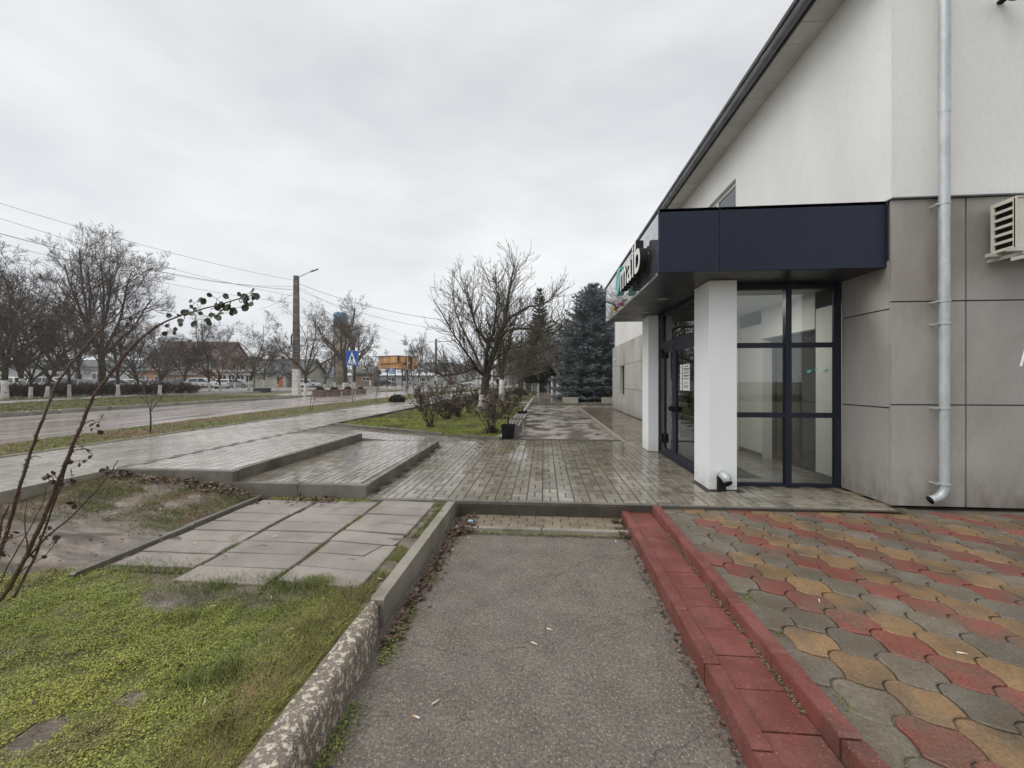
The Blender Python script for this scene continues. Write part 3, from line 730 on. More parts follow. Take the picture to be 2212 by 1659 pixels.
# downpipe
dp = empty('downpipe', (4.63, 4.97, 0))
def seg(z0, z1, r, x0=0, x1=0):
    b = MB(); b.tube([(x0, 0, z0), (x1, 0, z1)], r, 20, cap=False); return b.build('pipe_section', m_galv, dp, smooth=True)
seg(.26, 1.20, .046); seg(1.16, 2.15, .0475); seg(2.15, 2.52, .049); seg(2.46, 4.62, .0505, 0, .0); seg(4.6, 8.2, .053)
for z in (.30, 1.18, 2.16, 2.42, 3.55):
    b = MB(); b.lathe([(.048, -.012), (.056, -.010), (.056, .010), (.048, .012)], 16, (0, 0, z)); b.box(-.09, -.045, -.008, .008, z-.008, z+.008); b.box(-.075, -.065, 0, .10, z-.010, z+.010); b.build('pipe_clamp', m_galv, dp)
b = MB(); pts = []; rad = []
for k in range(13):
    a = R(70)*k/12; q = (-.14+.14*math.cos(a), 0, .26-.14*math.sin(a)-.0); pts.append(q); rad.append(.049 if k % 2 else .044)
pts += [(-.14+.14*math.cos(R(70))-.06, 0, .26-.14*math.sin(R(70))-.02)]; rad += [.048]
b.tube(pts, rad, 14, cap=False); b.tube([(p[0]*1.0, p[1], p[2]) for p in pts[-2:]], [.043, .0445], 14, mi=1)
b.build('pipe_shoe', [m_galv, m_black], dp, smooth=True)
tag(dp, 'silvery galvanised downpipe running down the taupe corner wall of the bank', 'downpipe')
# AC unit
ac = empty('air_conditioner', (5.13, 4.98, 2.95))
b = MB(); 
x1 = .95; y0, y1 = -.25, 0; H_ = .55; t = .012
b.box(0, x1, y0+t, y0+t*2, 0, H_) ; b.box(t, x1, y1-t, y1, 0, H_); b.box(t, x1, y0+2*t, y1-t, 0, t); b.box(0, x1, y0, y1, H_, H_+.015); b.box(x1, x1+t, y0, y1, 0, H_)
b.build('casing', m_ac, ac)
b = MB(); b.box(0, t, y0, y0+.035, 0, H_); b.box(0, t, y1-.035, y1, 0, H_)
for k in range(7): z = .0+k*(H_-.03)/6; b.box(-.004, t, y0+.035, y1-.035, z, z+.03)
b.build('side_grille', m_ac, ac)
b = MB(); b.box(.03, .04, y0+.04, y1-.03, .02, H_-.02); b.build('coil', m_black, ac)
b = MB()
for rr in (.05, .09, .13, .17, .205):
    pts = [(.62+rr*math.cos(a), y0-.005, .29+rr*math.sin(a)) for a in [2*math.pi*k/20 for k in range(21)]]; b.tube(pts, .006, 5)
b.tube([(.62+.225*math.cos(a), y0, .29+.225*math.sin(a)) for a in [2*math.pi*k/24 for k in range(25)]], .014, 6)
b.build('fan_guard', m_ac, ac)
b = MB(); b.tube([(.62, y0+.012, .29), (.62, y0-.002, .29)], .21, 24); b.build('fan_opening', m_black, ac)
b = MB(); b.box(.05, .09, -.33, .085, -.075, -.04); b.box(.75, .79, -.33, .085, -.075, -.04); b.box(-.08, x1+.05, -.27, -.23, -.04, -.002); b.box(-.08, x1+.05, -.06, -.02, -.04, -.002)
b.quadbox([(-.1, -.31, -.16), (-.1, -.29, -.16), (-.1, -.29, -.12), (-.1, -.31, -.12), (.5, -.31, -.02), (.5, -.29, -.02), (.5, -.29, .0), (.5, -.31, .0)])
b.build('bracket', mat('bracket_paint', (.5, .5, .48), (.4, .39, .36), rough=(.5, .7)), ac)
tag(ac, 'cream outdoor air conditioner unit on a bracket at the right wall', 'air conditioner')
b = MB(); b.tube([(5.36, 4.9, 1.66), (5.38, 4.9, 1.74), (5.42, 4.91, 1.86), (5.5, 4.95, 1.98), (5.62, 5.0, 2.05), (5.8, 5.04, 2.1), (5.9, 5.05, 2.9)], .011, 8)
tag(b.build('hose', m_white), 'short white drain hose dangling below the air conditioner', 'hose')
b = MB(); b.lathe([(.09, .02), (.09, 0), (.075, -.05), (.04, -.08), (.01, -.09)], 16, (0, 0, 0)); o = b.build('wall_lamp', m_black, loc=(5.37, 4.93, 5.93), smooth=True)
b = MB(); b.box(-.03, .03, 0, .19, .02, .05); b.build('arm', m_black, o)
tag(o, 'small dark lamp sticking out high on the white wall', 'lamp')
b = MB(); b.box(-.04, .0, -.03, .03, -.03, .03); o = b.build('camera_base', m_white); o.name = 'security_camera'
o.location = (3.655, 20.6, 2.58); b2 = MB(); b2.tube([(-.04, 0, -.01), (-.10, -.14, -.04)], .035, 10); b2.build('camera_barrel', m_white, o, smooth=True); tag(o, 'small white security camera on the far cladding', 'camera')

# entrance vestibule (part of the building)
ve = empty('entrance', (0, 0, 0), parent=bank)
class VB(MB):
    def box(s, x0, x1, y0, y1, z0, z1, mi=0): MB.box(s, x0-BO.x, x1-BO.x, y0-BO.y, y1-BO.y, z0, z1, mi)
tag_e = None
b = VB(); b.box(2.48, 4.60, 5.93, 8.82, -.05, .012); b.build('vestibule_floor', m_infloor, bank)
b = VB(); b.box(2.62, 3.3, 6.3, 7.2, .012, .02); b.build('door_mat', m_mat, bank)
b = VB(); b.box(4.18, 4.30, 5.90, 6.45, .012, 2.86); b.box(4.18, 4.62, 7.95, 8.83, .012, 2.86); b.box(2.5, 4.18, 8.84, 8.92, .012, 2.86); b.box(4.165, 4.30, 6.45, 7.95, 2.3, 2.86)
b.build('inner_wall', m_inwall, bank)
for q_ in ((5.94, 6.45), (7.95, 8.83)): b = VB(); b.box(4.165, 4.178, q_[0], q_[1], .012, .10); b.build('skirting', m_gutter, bank)
b = VB(); b.box(2.45, 4.62, 5.90, 8.92, 2.862, 2.869); b.build('vestibule_ceiling', m_inwall, bank)
b = VB(); b.box(4.36, 4.42, 6.45, 6.52, .012, 2.3); b.box(4.36, 4.42, 7.88, 7.95, .012, 2.3); b.box(4.36, 4.42, 7.15, 7.25, .012, 2.3); b.box(4.36, 4.42, 6.52, 7.88, 2.2, 2.3); b.box(4.36, 4.42, 6.52, 7.88, .012, .12)
b.build('inner_door_frame', m_indark, bank)
b = VB(); b.box(4.385, 4.395, 6.52, 7.88, .12, 2.2); b.build('inner_glass', m_glass, bank)
# room behind
b = VB(); b.box(4.62, 8.5, 5.4, 12, -.05, .01); b.build('room_floor', m_infloor, bank)
b = VB(); b.box(8.5, 8.6, 5.4, 12, 0, 3); b.box(4.62, 8.5, 12, 12.1, 0, 3); b.box(4.45, 8.6, 5.4, 12.1, 3.0, 3.1); b.box(4.45, 8.5, 5.32, 5.4, 0, 3.0); b.build('room_wall', mat('room_wall', (.30, .27, .21), (.36, .33, .27)), bank)
b = VB()
for k in range(14): b.box(8.35, 8.38, 6.3+k*.24, 6.48+k*.24, .4, 2.6)
b.build('blinds', mat('blind', (.5, .47, .38)), bank)
def bar(*a): 
    b = VB(); b.box(*a); return b.build('frame_bar', m_frame, bank)
Z1 = 2.862
# front glazing plane y 5.86..5.93
for a in ((2.62, 2.66, 5.86, 5.93, .0, Z1), (4.06, 4.135, 5.86, 5.93, .0, Z1), (3.395, 3.475, 5.855, 5.93, .0, Z1)): bar(*a)
for x0, x1 in ((2.66, 3.395), (3.475, 4.06)):
    for z0, z1 in ((.0, .045), (.975, 1.045), (1.965, 2.035), (2.79, Z1)): bar(x0, x1, 5.86, 5.93, z0, z1)
    for z0, z1 in ((.045, .975), (1.045, 1.965), (2.035, 2.79)):
        b = VB(); b.box(x0, x1, 5.89, 5.90, z0, z1); b.build('glass_pane', m_glass, bank)
# door side plane x 2.40..2.47
for y0, y1 in ((6.14, 6.20), (8.22, 8.30), (8.80, 8.86)): bar(2.40, 2.47, y0, y1, 0, Z1)
bar(2.40, 2.47, 6.20, 8.22, 2.16, 2.28); bar(2.40, 2.47, 6.20, 8.22, 2.80, Z1); bar(2.405, 2.465, 6.20, 8.22, 0, .03)
for z0, z1 in ((0, .05), (.94, 1.0), (1.98, 2.04), (2.80, Z1)): bar(2.41, 2.46, 8.30, 8.80, z0, z1)
for y0, y1, z0, z1 in ((8.30, 8.80, .05, .94), (8.30, 8.80, 1.0, 1.98), (8.30, 8.80, 2.04, 2.80), (6.20, 8.22, 2.28, 2.80)):
    b = VB(); b.box(2.43, 2.44, y0, y1, z0, z1); b.build('glass_pane', m_glass, bank)
for (ya, yb, hy) in ((6.22, 7.52, 7.44), (7.54, 8.20, 7.60)):
    b = VB(); t = .085
    b.box(2.395, 2.455, ya, ya+t, .035, 2.155); b.box(2.395, 2.455, yb-t, yb, .035, 2.155); b.box(2.395, 2.455, ya+t, yb-t, .035, .16); b.box(2.395, 2.455, ya+t, yb-t, 2.05, 2.155)
    d = b.build('door', m_frame, bank)
    b = VB(); b.box(2.42, 2.43, ya+t, yb-t, .16, 2.05); b.build('door_glass', m_glass, d)
    b = VB(); b.box(2.33, 2.40, hy-.015, hy+.015, .93, 1.02); b.box(2.33, 2.345, hy-.015, hy+.12 if hy > 7.5 else hy+.015, .97, .99); b.build('handle', m_black, d)
    b = VB(); hyy = ya+.0 if hy < 7.5 else yb-.0
    for z in (.25, 1.95): b.box(2.35, 2.40, hyy-.06, hyy+.06, z, z+.18)
    b.build('hinge', m_black, d)
b = VB(); b.box(2.412, 2.416, 6.78, 7.10, 1.33, 1.78); b.box(2.412, 2.416, 7.14, 7.24, 1.33, 1.78); po = b.build('poster', m_white)
po.location = BO
pm = mat('print_grey', (.10, .10, .11), fine=0)
b = VB()
for z, w_, h_ in ((1.735, .09, .016), (1.69, .14, .02), (1.672, .06, .01), (1.655, .14, .008), (1.62, .12, .016), (1.575, .13, .02), (1.56, .07, .01), (1.52, .13, .016), (1.47, .08, .006), (1.45, .10, .006), (1.41, .12, .008), (1.395, .09, .008), (1.375, .11, .008)):
    b.box(2.409, 2.412, 6.94-w_, 6.94+w_*.9, z, z+h_)
for z in (1.72, 1.62, 1.53, 1.44, 1.37): b.box(2.409, 2.412, 7.17, 7.21, z, z+.012)
b.build('print', pm, po)
tag(po, 'white opening hours notice with small black print on the glass door', 'poster')
# columns
for i, (x0, x1, y0, y1, lb) in enumerate(((2.25, 2.615, 5.60, 6.13, 'square white column nearest the camera, left of the big glazing'), (2.19, 2.395, 8.52, 9.02, 'slim white column behind the glass doors'))):
    b = MB(); b.box(-(x1-x0)/2, (x1-x0)/2, -(y1-y0)/2, (y1-y0)/2, .012, 2.866); o = b.build('column', m_col, loc=((x0+x1)/2, (y0+y1)/2, 0))
    b = MB(); b.box(-(x1-x0)/2+.006, (x1-x0)/2-.006, -(y1-y0)/2+.006, (y1-y0)/2-.006, 0, .012); b.build('column_foot', m_joint, o)
    tag(o, lb, 'column', 'entrance columns')
fl = empty('floor_spotlight', (2.40, 5.56, 0))
b = MB(); b.box(-.05, .05, -.02, .038, 0, .20); b.build('base', m_black, fl)
b = MB(); b.tube([(0, .02, .21), (0, -.02, .235), (.02, -.09, .20), (.025, -.12, .15)], [.048, .058, .062, .052], 12); b.build('hood', m_galv, fl, smooth=True)
b = MB(); b.tube([(.02, -.075, .17), (.03, -.125, .13)], [.045, .056], 12); b.build('lens', m_black, fl, smooth=True)
tag(fl, 'small black spotlight with a grey hood at the foot of the near column', 'spotlight')
# canopy
cn = empty('canopy', (1.45, 5.13, 2.87))
def CB(x0, x1, y0, y1, z0, z1, name, m):
    b = MB(); b.box(x0-1.45, x1-1.45, y0-5.13, y1-5.13, z0-2.87, z1-2.87); return b.build(name, m, cn)
CB(1.49, 4.13, 5.17, 9.38, 2.90, 3.63, 'canopy_core', m_joint)
CB(1.452, 2.187, 5.13, 5.168, 2.872, 3.67, 'front_panel', m_navy); CB(2.193, 4.132, 5.13, 5.168, 2.872, 3.67, 'front_panel', m_navy)
for y0, y1 in ((5.13, 7.26), (7.264, 9.41)): CB(1.45, 1.4515 if False else 1.488, y0 if y0 > 5.2 else 5.17, y1, 2.872, 3.67, 'side_panel', m_fascia)
CB(1.49, 4.13, 9.382, 9.41, 2.872, 3.67, 'back_panel', m_navy)
for y0, y1 in ((5.17, 7.26), (7.264, 9.38)): CB(1.49, 4.13, y0, y1, 2.872, 2.895, 'soffit_panel', m_soff)
CB(1.45, 4.13, 5.13, 9.41, 3.632, 3.668, 'top_cover', m_gutter).location.z -= .0
tag(cn, 'dark navy box canopy with glossy side fascia over the bank entrance', 'canopy')
for i, (x, y) in enumerate(((1.97, 6.78), (2.02, 8.03))):
    b = MB(); b.lathe([(.062, 0), (.085, -.006), (.085, -.012), (.06, -.014)], 20); o = b.build('downlight', m_metal, loc=(x, y, 2.871), smooth=True)
    b = MB(); b.lathe([(.0, -.012), (.056, -.0125)], 20); b.build('bulb', m_glassd, o)
    tag(o, ['round downlight in the canopy soffit nearer the camera', 'round downlight in the canopy soffit farther along'][i], 'downlight', 'canopy downlights')
for i, (x, y, lb) in enumerate(((2.78, 6.45, 'lit round ceiling light behind the glazing, just right of the near column'), (3.2, 8.0, 'lit round ceiling light deeper in the entrance lobby'))):
    b = MB(); b.lathe([(.10, 0), (.11, -.012), (.095, -.02)], 20); o = b.build('ceiling_light', m_white, loc=(x, y, 2.861), smooth=True)
    b = MB(); b.lathe([(.0, -.024), (.094, -.022)], 20); b.build('diffuser', m_led, o); tag(o, lb, 'ceiling light', 'lobby lights')
lt = bpy.data.lights.new('lobby_lamp', 'AREA'); lt.shape = 'DISK'; lt.size = .2; lt.energy = 30; lt.color = (1, .94, .86)
lo = bpy.data.objects.new('lobby_lamp', lt); COL.objects.link(lo); lo.location = (2.9, 6.9, 2.82)
# stickers on glass
b = MB()
def sticker(x, z, pts):
    i = len(b.v)
    for p in pts: b.v.append((x+p[0], 5.885, z+p[1]))
    n = len(pts)
    for p in pts: b.v.append((x+p[0], 5.883, z+p[1]))
    b.f.append(tuple(range(i, i+n))); b.f.append(tuple(reversed(range(i+n, i+2*n)))); b.mi += [0, 0]
for x, z, s in ((3.72, 1.63, .035), (3.81, 1.66, .02), (3.95, 1.64, .035)):
    sticker(x, z, [(-s, -.25*s), (-.3*s, .45*s), (s, .7*s), (.8*s, -.2*s), (0, -.7*s)])
tag(b.build('glass_stickers', m_teal), 'row of small teal leaf stickers on the right glass pane', 'sticker')
# sign letters on the side fascia
sg_ = empty('bank_sign', (1.40, 7.0, 3.0))
def solid_xz(outline, y_off, x0, x1, name, mats, holes=None):
    pass
def letter(ch, ya, yb, z0, z1, scale_to_x=True):
    cu = bpy.data.curves.new('letter', 'FONT'); cu.body = ch; cu.extrude = .055; cu.offset = .012; cu.resolution_u = 6
    tmp = bpy.data.objects.new('tmp', cu); COL.objects.link(tmp)
    dg = bpy.context.evaluated_depsgraph_get(); me = bpy.data.meshes.new_from_object(tmp.evaluated_get(dg))
    bpy.data.objects.remove(tmp)
    vs = np.array([v.co[:] for v in me.vertices]); mn, mx = vs.min(0), vs.max(0)
    for v in me.vertices:
        u = (v.co.x-mn[0])/(mx[0]-mn[0]); w = (v.co.y-mn[1])/(mx[1]-mn[1]); d = v.co.z
        # text reads from the street: left is the far end
        v.co = Vector((1.345-d-1.40, ya+(yb-ya)*u-7.0, z0+(z1-z0)*w-3.0))
    me.materials.clear(); me.materials.append(m_white); me.materials.append(m_black)
    me.update()
    for p in me.polygons: p.material_index = 0 if abs(p.normal.x) > .9 and p.center.x < -.09 else 1
    return link('letter', me, sg_)
letter('m', 6.82, 6.38, 3.01, 3.335); letter('a', 6.31, 5.98, 3.005, 3.34); letter('i', 5.93, 5.85, 3.01, 3.46); letter('b', 5.79, 5.45, 3.005, 3.48)
def ext(pts, name, m, x0=1.29, x1=1.40, parent=sg_):
    b = MB(); n = len(pts)
    for x in (x0, x1):
        for y, z in pts: b.v.append((x-1.40, y-7.0, z-3.0))
    for i in range(n): j = (i+1) % n; b.f.append((i, j, n+j, n+i)); b.mi.append(0)
    b.f.append(tuple(range(n))); b.f.append(tuple(reversed(range(n, 2*n)))); b.mi += [0, 0]
    return fixn(b.build(name, m, parent))
ext([(7.30, 3.14), (7.27, 3.28), (7.20, 3.38), (7.08, 3.44), (6.87, 3.445), (6.87, 3.39), (7.0, 3.375), (7.11, 3.31), (7.18, 3.20), (7.21, 3.13)], 'emblem_arc', m_teal)
ext([(7.20, 3.01), (7.17, 3.16), (7.08, 3.28), (6.98, 3.35), (6.88, 3.37), (6.88, 3.25), (6.92, 3.13), (7.02, 3.04), (7.12, 3.01)], 'emblem_leaf', m_teal)
b = MB()
for y, z in ((6.6, 3.15), (6.15, 3.15), (5.6, 3.15), (7.05, 3.2)): b.tube([(0, y-7.0, z-3.0), (.05, y-7.0, z-3.0)], .012, 6)
b.build('standoff', m_black, sg_)
for pts, m_, nm in (([(7.55, 2.955), (7.55, 2.965), (7.22, 2.965), (7.22, 2.955)], m_white, 'accent_bar'), ([(7.66, 2.93), (7.66, 3.0), (7.58, 3.0), (7.58, 2.93)], mat('magenta', (.30, .03, .16), fine=0), 'accent_bar'),
                    ([(7.82, 2.93), (7.82, 2.99), (7.78, 2.99), (7.78, 2.93)], m_metal, 'accent_bar'), ([(8.1, 2.955), (8.1, 2.965), (7.86, 2.965), (7.86, 2.955)], m_joint, 'accent_bar'),
                    ([(8.24, 2.93), (8.27, 2.97), (8.20, 3.0), (8.13, 2.97), (8.16, 2.93)], mat('yellow', (.55, .36, .04), fine=0), 'accent_bar')):
    ext(pts, nm, m_, 1.40, 1.448)
tag(sg_, 'raised bank logo with teal emblem and white letters maib on the canopy side', 'sign')

# ------------------------------------------------------------------ vegetation generators
def rot_about(v, ax, a): return Matrix.Rotation(a, 3, ax) @ v
class Tree:
    def __init__(s, seed, twig_r=.006, up=.25, wob=.18):
        s.r = random.Random(seed); s.b = MB(); s.trunk = MB(); s.twig_r = twig_r; s.up = up; s.wob = wob; s.sp = (34, 62)
    def path(s, p, d, L, n, up, wob):
        pts = [p.copy()]; d = d.normalized()
        for i in range(n):
            d = (d + Vector((s.r.gauss(0, wob), s.r.gauss(0, wob), s.r.gauss(0, wob)+up*.3))).normalized()
            p = p + d*(L/n); pts.append(p.copy())
        return pts
    def tube(s, b, pts, r0, r1):
        n = len(pts); rad = [max(s.twig_r, r0+(r1-r0)*i/(n-1)) for i in range(n)]
        b.tube(pts, rad, 7 if r0 > .06 else (5 if r0 > .02 else 3), cap=False)
    def grow(s, p, d, L, r, lev, counts, ratio=.6):
        n = 6 if lev == 0 else (5 if lev == 1 else (4 if lev == 2 else 3))
        pts = s.path(p, d, L, n, s.up, s.wob)
        s.tube(s.b, pts, r, r*.3); s.spawn(pts, L, r, lev, counts, ratio)
    def spawn(s, pts, L, r, lev, counts, ratio=.6, t0=.2):
        if lev >= len(counts): return
        n = len(pts)-1
        k = counts[lev]; k = max(1, int(round(k*s.r.uniform(.75, 1.25))))
        for i in range(k):
            t = t0+(1-t0)*(i+s.r.random())/k; t = min(t, .995); q = t*n; a = int(q); f = q-a
            p = pts[a].lerp(pts[a+1], f); d = (pts[a+1]-pts[a]).normalized()
            ax = rot_about(d.orthogonal().normalized(), d, s.r.uniform(0, 2*math.pi))
            nd = rot_about(d, ax, R(s.r.uniform(*s.sp)))
            if nd.z < -.25: nd.z *= .3
            l2 = L*ratio*(1.1-.55*t)*s.r.uniform(.7, 1.2); r2 = r*(1-.65*t)*.55
            s.grow(p, nd, l2, max(r2, s.twig_r), lev+1, counts, ratio)
def make_tree(name, seed, h, spread, counts=(7, 6, 6, 5), trunk_h=.22, r=.2, lean=(0, 0), twig_r=.008, up=.3, wash=1.3, mt=m_twig, n_limb=6, bark=m_bark, sp=(34, 62), wob=.18, ang=(18, 60)):
    """returns (trunk mesh, wash mesh or None, crown mesh)"""
    T = Tree(seed, twig_r, up, wob); T.sp = sp
    th = h*trunk_h
    pts = [Vector((0, 0, -.1))]
    for i in range(1, 5): t = i/4; pts.append(Vector((lean[0]*t*th*.4+T.r.gauss(0, .02)*th*.3, lean[1]*t*th*.4+T.r.gauss(0, .02)*th*.3, th*t)))
    rad = [r*1.25, r*1.02, r*.95, r*.9, r*.85]
    T.trunk.tube(pts, rad, 12)
    top = pts[-1]
    for i in range(n_limb):
        a = 2*math.pi*(i+T.r.uniform(-.3, .3))/n_limb; inc = R(T.r.uniform(*ang))
        if i == 0: inc = R(6)
        d = Vector((math.cos(a)*math.sin(inc)+lean[0]*.3, math.sin(a)*math.sin(inc)+lean[1]*.3, math.cos(inc)))
        L = (h-th)*(.82 if inc < .5 else .72)*T.r.uniform(.85, 1.1); L = min(L, spread/max(.25, math.sin(inc))*.9)
        T.grow(top-Vector((0, 0, T.r.uniform(0, th*.25))), d, L*.8, r*T.r.uniform(.45, .7), 0, counts)
    tm = T.trunk.mesh('trunk', bark, True); cm = T.b.mesh('crown', mt)
    wm = None
    if wash:
        b = MB(); t = min(.9, wash/max(th, .01)); top_ = pts[0].lerp(pts[-1], 0)
        n = 4; pp = []; rr = []
        for i in range(n+1):
            q = t*i/n*4; a = min(3, int(q)); pp.append(pts[a].lerp(pts[a+1], q-a)); rr.append((rad[a]+(rad[a+1]-rad[a])*(q-a))*1.03)
        b.tube(pp, rr, 12); wm = b.mesh('painted_base', m_wash, True)
    return tm, wm, cm
def place_tree(ms, loc, label, group=None, rz=0, s=1, cat='tree', name='bare_tree'):
    e = empty(name, loc, rz); e.scale = (s, s, s)
    link('trunk', ms[0], e)
    if ms[1]: link('painted_base', ms[1], e)
    link('crown', ms[2], e)
    return tag(e, label, cat, group)
def scatter_tris(pts, size, rr, flat=False, asp=.35, updown=(0, 1), k=1):
    """small leaf faces (quads) around points"""
    V = np.zeros((len(pts), 4, 3), dtype=np.float32)
    for i, p in enumerate(pts):
        s = size*rr.uniform(.6, 1.3)
        d = Vector((rr.gauss(0, 1), rr.gauss(0, 1), rr.gauss(0, 1)*(0.25 if flat else 1))).normalized()
        w = d.cross(Vector((rr.gauss(0, .3), rr.gauss(0, .3), 1)) if flat else Vector((rr.gauss(0, 1), rr.gauss(0, 1), rr.gauss(0, 1)))).normalized()*asp*s
        if flat: d.z += rr.uniform(-.1, .5)
        d *= s
        V[i, 0] = p; V[i, 1] = p+d*.5+w; V[i, 2] = p+d; V[i, 3] = p+d*.5-w
    return V

# ------------------------------------------------------------------ big pollarded tree in the bed
def limb_tree():
    base = Vector((-2.56, 17.0, 0.04)); D = 17.2
    def pp(px, py, dd=0): return at(px, D+dd, py)-base
    T = Tree(11, .0075, .42, .13); T.sp = (22, 50)
    trunk = [pp(1040, 896), pp(1042, 870), pp(1046, 840), pp(1049, 812), pp(1055, 795)]
    T.trunk.tube(trunk, [.27, .225, .20, .20, .21], 14)
    main = [([(1050, 800, 0), (1062, 768, .1), (1073, 735, .1), (1083, 705, 0), (1092, 680, -.1), (1098, 655, -.1), (1104, 620, -.2), (1108, 590, -.3), (1113, 560, -.3), (1120, 533, -.3)], .19, 30),
            ([(1092, 682, 0), (1105, 660, .5), (1122, 652, .9), (1145, 640, 1.2), (1172, 632, 1.4), (1200, 622, 1.5), (1215, 608, 1.5)], .10, 16),
            ([(1083, 705, 0), (1100, 690, -.6), (1130, 683, -1.0), (1160, 682, -1.2), (1190, 690, -1.3), (1215, 694, -1.4), (1238, 680, -1.5)], .085, 16),
            ([(1046, 810, 0), (1050, 770, -.4), (1053, 735, -.8), (1062, 705, -1.0), (1070, 680, -1.2), (1076, 640, -1.3), (1078, 600, -1.4)], .12, 22),
            ([(1050, 740, 0), (1032, 700, .4), (1018, 650, .7), (1006, 600, .9), (1000, 575, 1.0)], .06, 14),
            ([(1043, 800, 0), (1030, 762, .8), (1010, 720, 1.3), (990, 680, 1.6), (975, 640, 1.7), (968, 600, 1.8)], .08, 18),
            ([(1040, 796, 0), (1020, 770, -.8), (995, 735, -1.3), (972, 700, -1.6), (955, 665, -1.7)], .07, 16),
            ([(1036, 792, 0), (1018, 781, -.5), (1000, 790, -1.0), (975, 796, -1.4), (950, 798, -1.7), (920, 790, -1.9)], .065, 7),
            ([(1056, 792, 0), (1085, 770, .9), (1115, 762, 1.3), (1150, 752, 1.6), (1185, 745, 1.8), (1215, 728, 1.9)], .06, 14),
            ([(1058, 800, 0), (1090, 800, -1.1), (1120, 796, -1.6), (1155, 800, -2.0), (1190, 790, -2.2)], .05, 12),
            ([(1062, 768, .1), (1090, 745, -.9), (1120, 728, -1.5), (1150, 722, -1.9), (1180, 700, -2.1)], .055, 12),
            ([(1070, 740, 0), (1040, 700, -.9), (1020, 665, -1.4), (1005, 620, -1.6)], .05, 12),
            ([(1048, 805, 0), (1010, 812, 1.0), (975, 820, 1.5), (950, 812, 1.7)], .035, 8),
            ([(1098, 655, 0), (1085, 625, .7), (1075, 590, 1.0), (1070, 560, 1.1)], .05, 12)]
    for poly, r, k in main:
        pts = [pp(*q) for q in poly]
        fine = []
        for a, c in zip(pts, pts[1:]):
            fine += [a, a.lerp(c, .5)+Vector((T.r.gauss(0, .03), T.r.gauss(0, .03), T.r.gauss(0, .03)))]
        fine.append(pts[-1])
        T.tube(T.b, fine, r, .02); L = sum((c-a).length for a, c in zip(pts, pts[1:]))
        # long straight shoots
        n = len(fine)-1
        for i in range(int(k*2.6)):
            t = .10+.90*(i+T.r.random())/(k*2.6); t = min(.99, t); q = t*n; a = int(q)
            p = fine[a].lerp(fine[a+1], q-a); d = (fine[a+1]-fine[a]).normalized()
            ax = rot_about(d.orthogonal().normalized(), d, T.r.uniform(0, 6.28)); nd = rot_about(d, ax, R(T.r.uniform(25, 60)))
            nd.z = abs(nd.z)*.8+.1
            T.grow(p, nd, T.r.uniform(.7, 2.0), T.r.uniform(.013, .022), 1, (0, 4, 1), .42)
    tm = T.trunk.mesh('trunk', m_bark, True); cm = T.b.mesh('crown', m_twigA)
    b = MB(); b.tube([trunk[0], trunk[1], trunk[2].lerp(trunk[1], .25)], [.285, .24, .222], 14); wm = b.mesh('painted_base', m_wash, True)
    return base, (tm, wm, cm)
base, ms = limb_tree()
place_tree(ms, base, 'large leaning pollarded bare tree with whitewashed base in the flower bed, nearest the road', 'trees in the flower bed', s=.88)
ms = make_tree('tb', 5, 7.6, 3.6, (6, 6, 4), .26, .17, (0, 0), .009, .35, 1.5, m_twigA, 7, ang=(8, 45))
p = at(1084, 24.6); place_tree(ms, (p.x, p.y, .05), 'slimmer bare tree with whitewashed base behind the large leaning tree', 'trees in the flower bed')

# ------------------------------------------------------------------ shrubs
def shrub(name, loc, h, spread, n, leaves, seed, label, group, lm=m_dryleaf, lsize=.05, cat='shrub', twig=.005, top_only=.35):
    h *= 1.12; spread *= 1.55; n = int(n*.8); leaves = int(leaves*.9); lsize *= 1.25; twig *= 1.25; top_only = .5
    r_ = random.Random(seed); T = Tree(seed, twig, .35, .16); T.sp = (18, 40); tips = []
    for i in range(n):
        a = r_.uniform(0, 6.28); inc = r_.uniform(.05, .9)*spread/h
        d = Vector((math.cos(a)*inc, math.sin(a)*inc, 1)).normalized(); L = h*r_.uniform(.6, 1.0)
        p = Vector((r_.gauss(0, .05), r_.gauss(0, .05), 0)); pts = T.path(p, d, L, 6, .1, .13); T.tube(T.b, pts, twig*2.2, twig)
        for k in range(3):
            t = r_.uniform(.35, .95); q = t*6; a_ = min(5, int(q)); s_ = pts[a_].lerp(pts[a_+1], q-a_)
            dd = (pts[a_+1]-pts[a_]).normalized(); nd = rot_about(dd, rot_about(dd.orthogonal().normalized(), dd, r_.uniform(0, 6.28)), R(35))
            p2 = T.path(s_, nd, L*.3, 3, .1, .15); T.tube(T.b, p2, twig*1.2, twig*.8); tips += p2[1:]
        tips += [q for i_, q in enumerate(pts) if i_/6 > top_only]
    e = empty(name, loc); T.b.build('stems', m_bark, e)
    if leaves:
        P = [r_.choice(tips)+Vector((r_.gauss(0, .03), r_.gauss(0, .03), r_.gauss(0, .03))) for _ in range(leaves)]
        o = np_mesh('leaves', scatter_tris(P, lsize, r_, asp=.42), 4, lm, e)
    return tag(e, label, cat, group)
g_ = 'rose shrubs in the flower bed'
def bed(px, py): q = on(px, py, .06); return (q.x, q.y, zbed(q.x, q.y))
shrub('rose_shrub', bed(930, 930), 1.35, .75, 26, 420, 21, 'open many-stemmed rose shrub at the front left of the flower bed', g_)
shrub('rose_shrub', bed(1062, 936), 1.05, .65, 26, 380, 22, 'rose shrub with dark heap of leaves at its foot, just left of the benches', g_)
shrub('rose_shrub', bed(990, 905), .95, .8, 40, 700, 23, 'dense brown shrub between the front rose and the leaning tree', g_, m_deadbrown, .05)
shrub('rose_shrub', bed(965, 912), .75, .7, 36, 700, 24, 'low reddish brown shrub right behind the open rose', g_, m_deadbrown, .05)
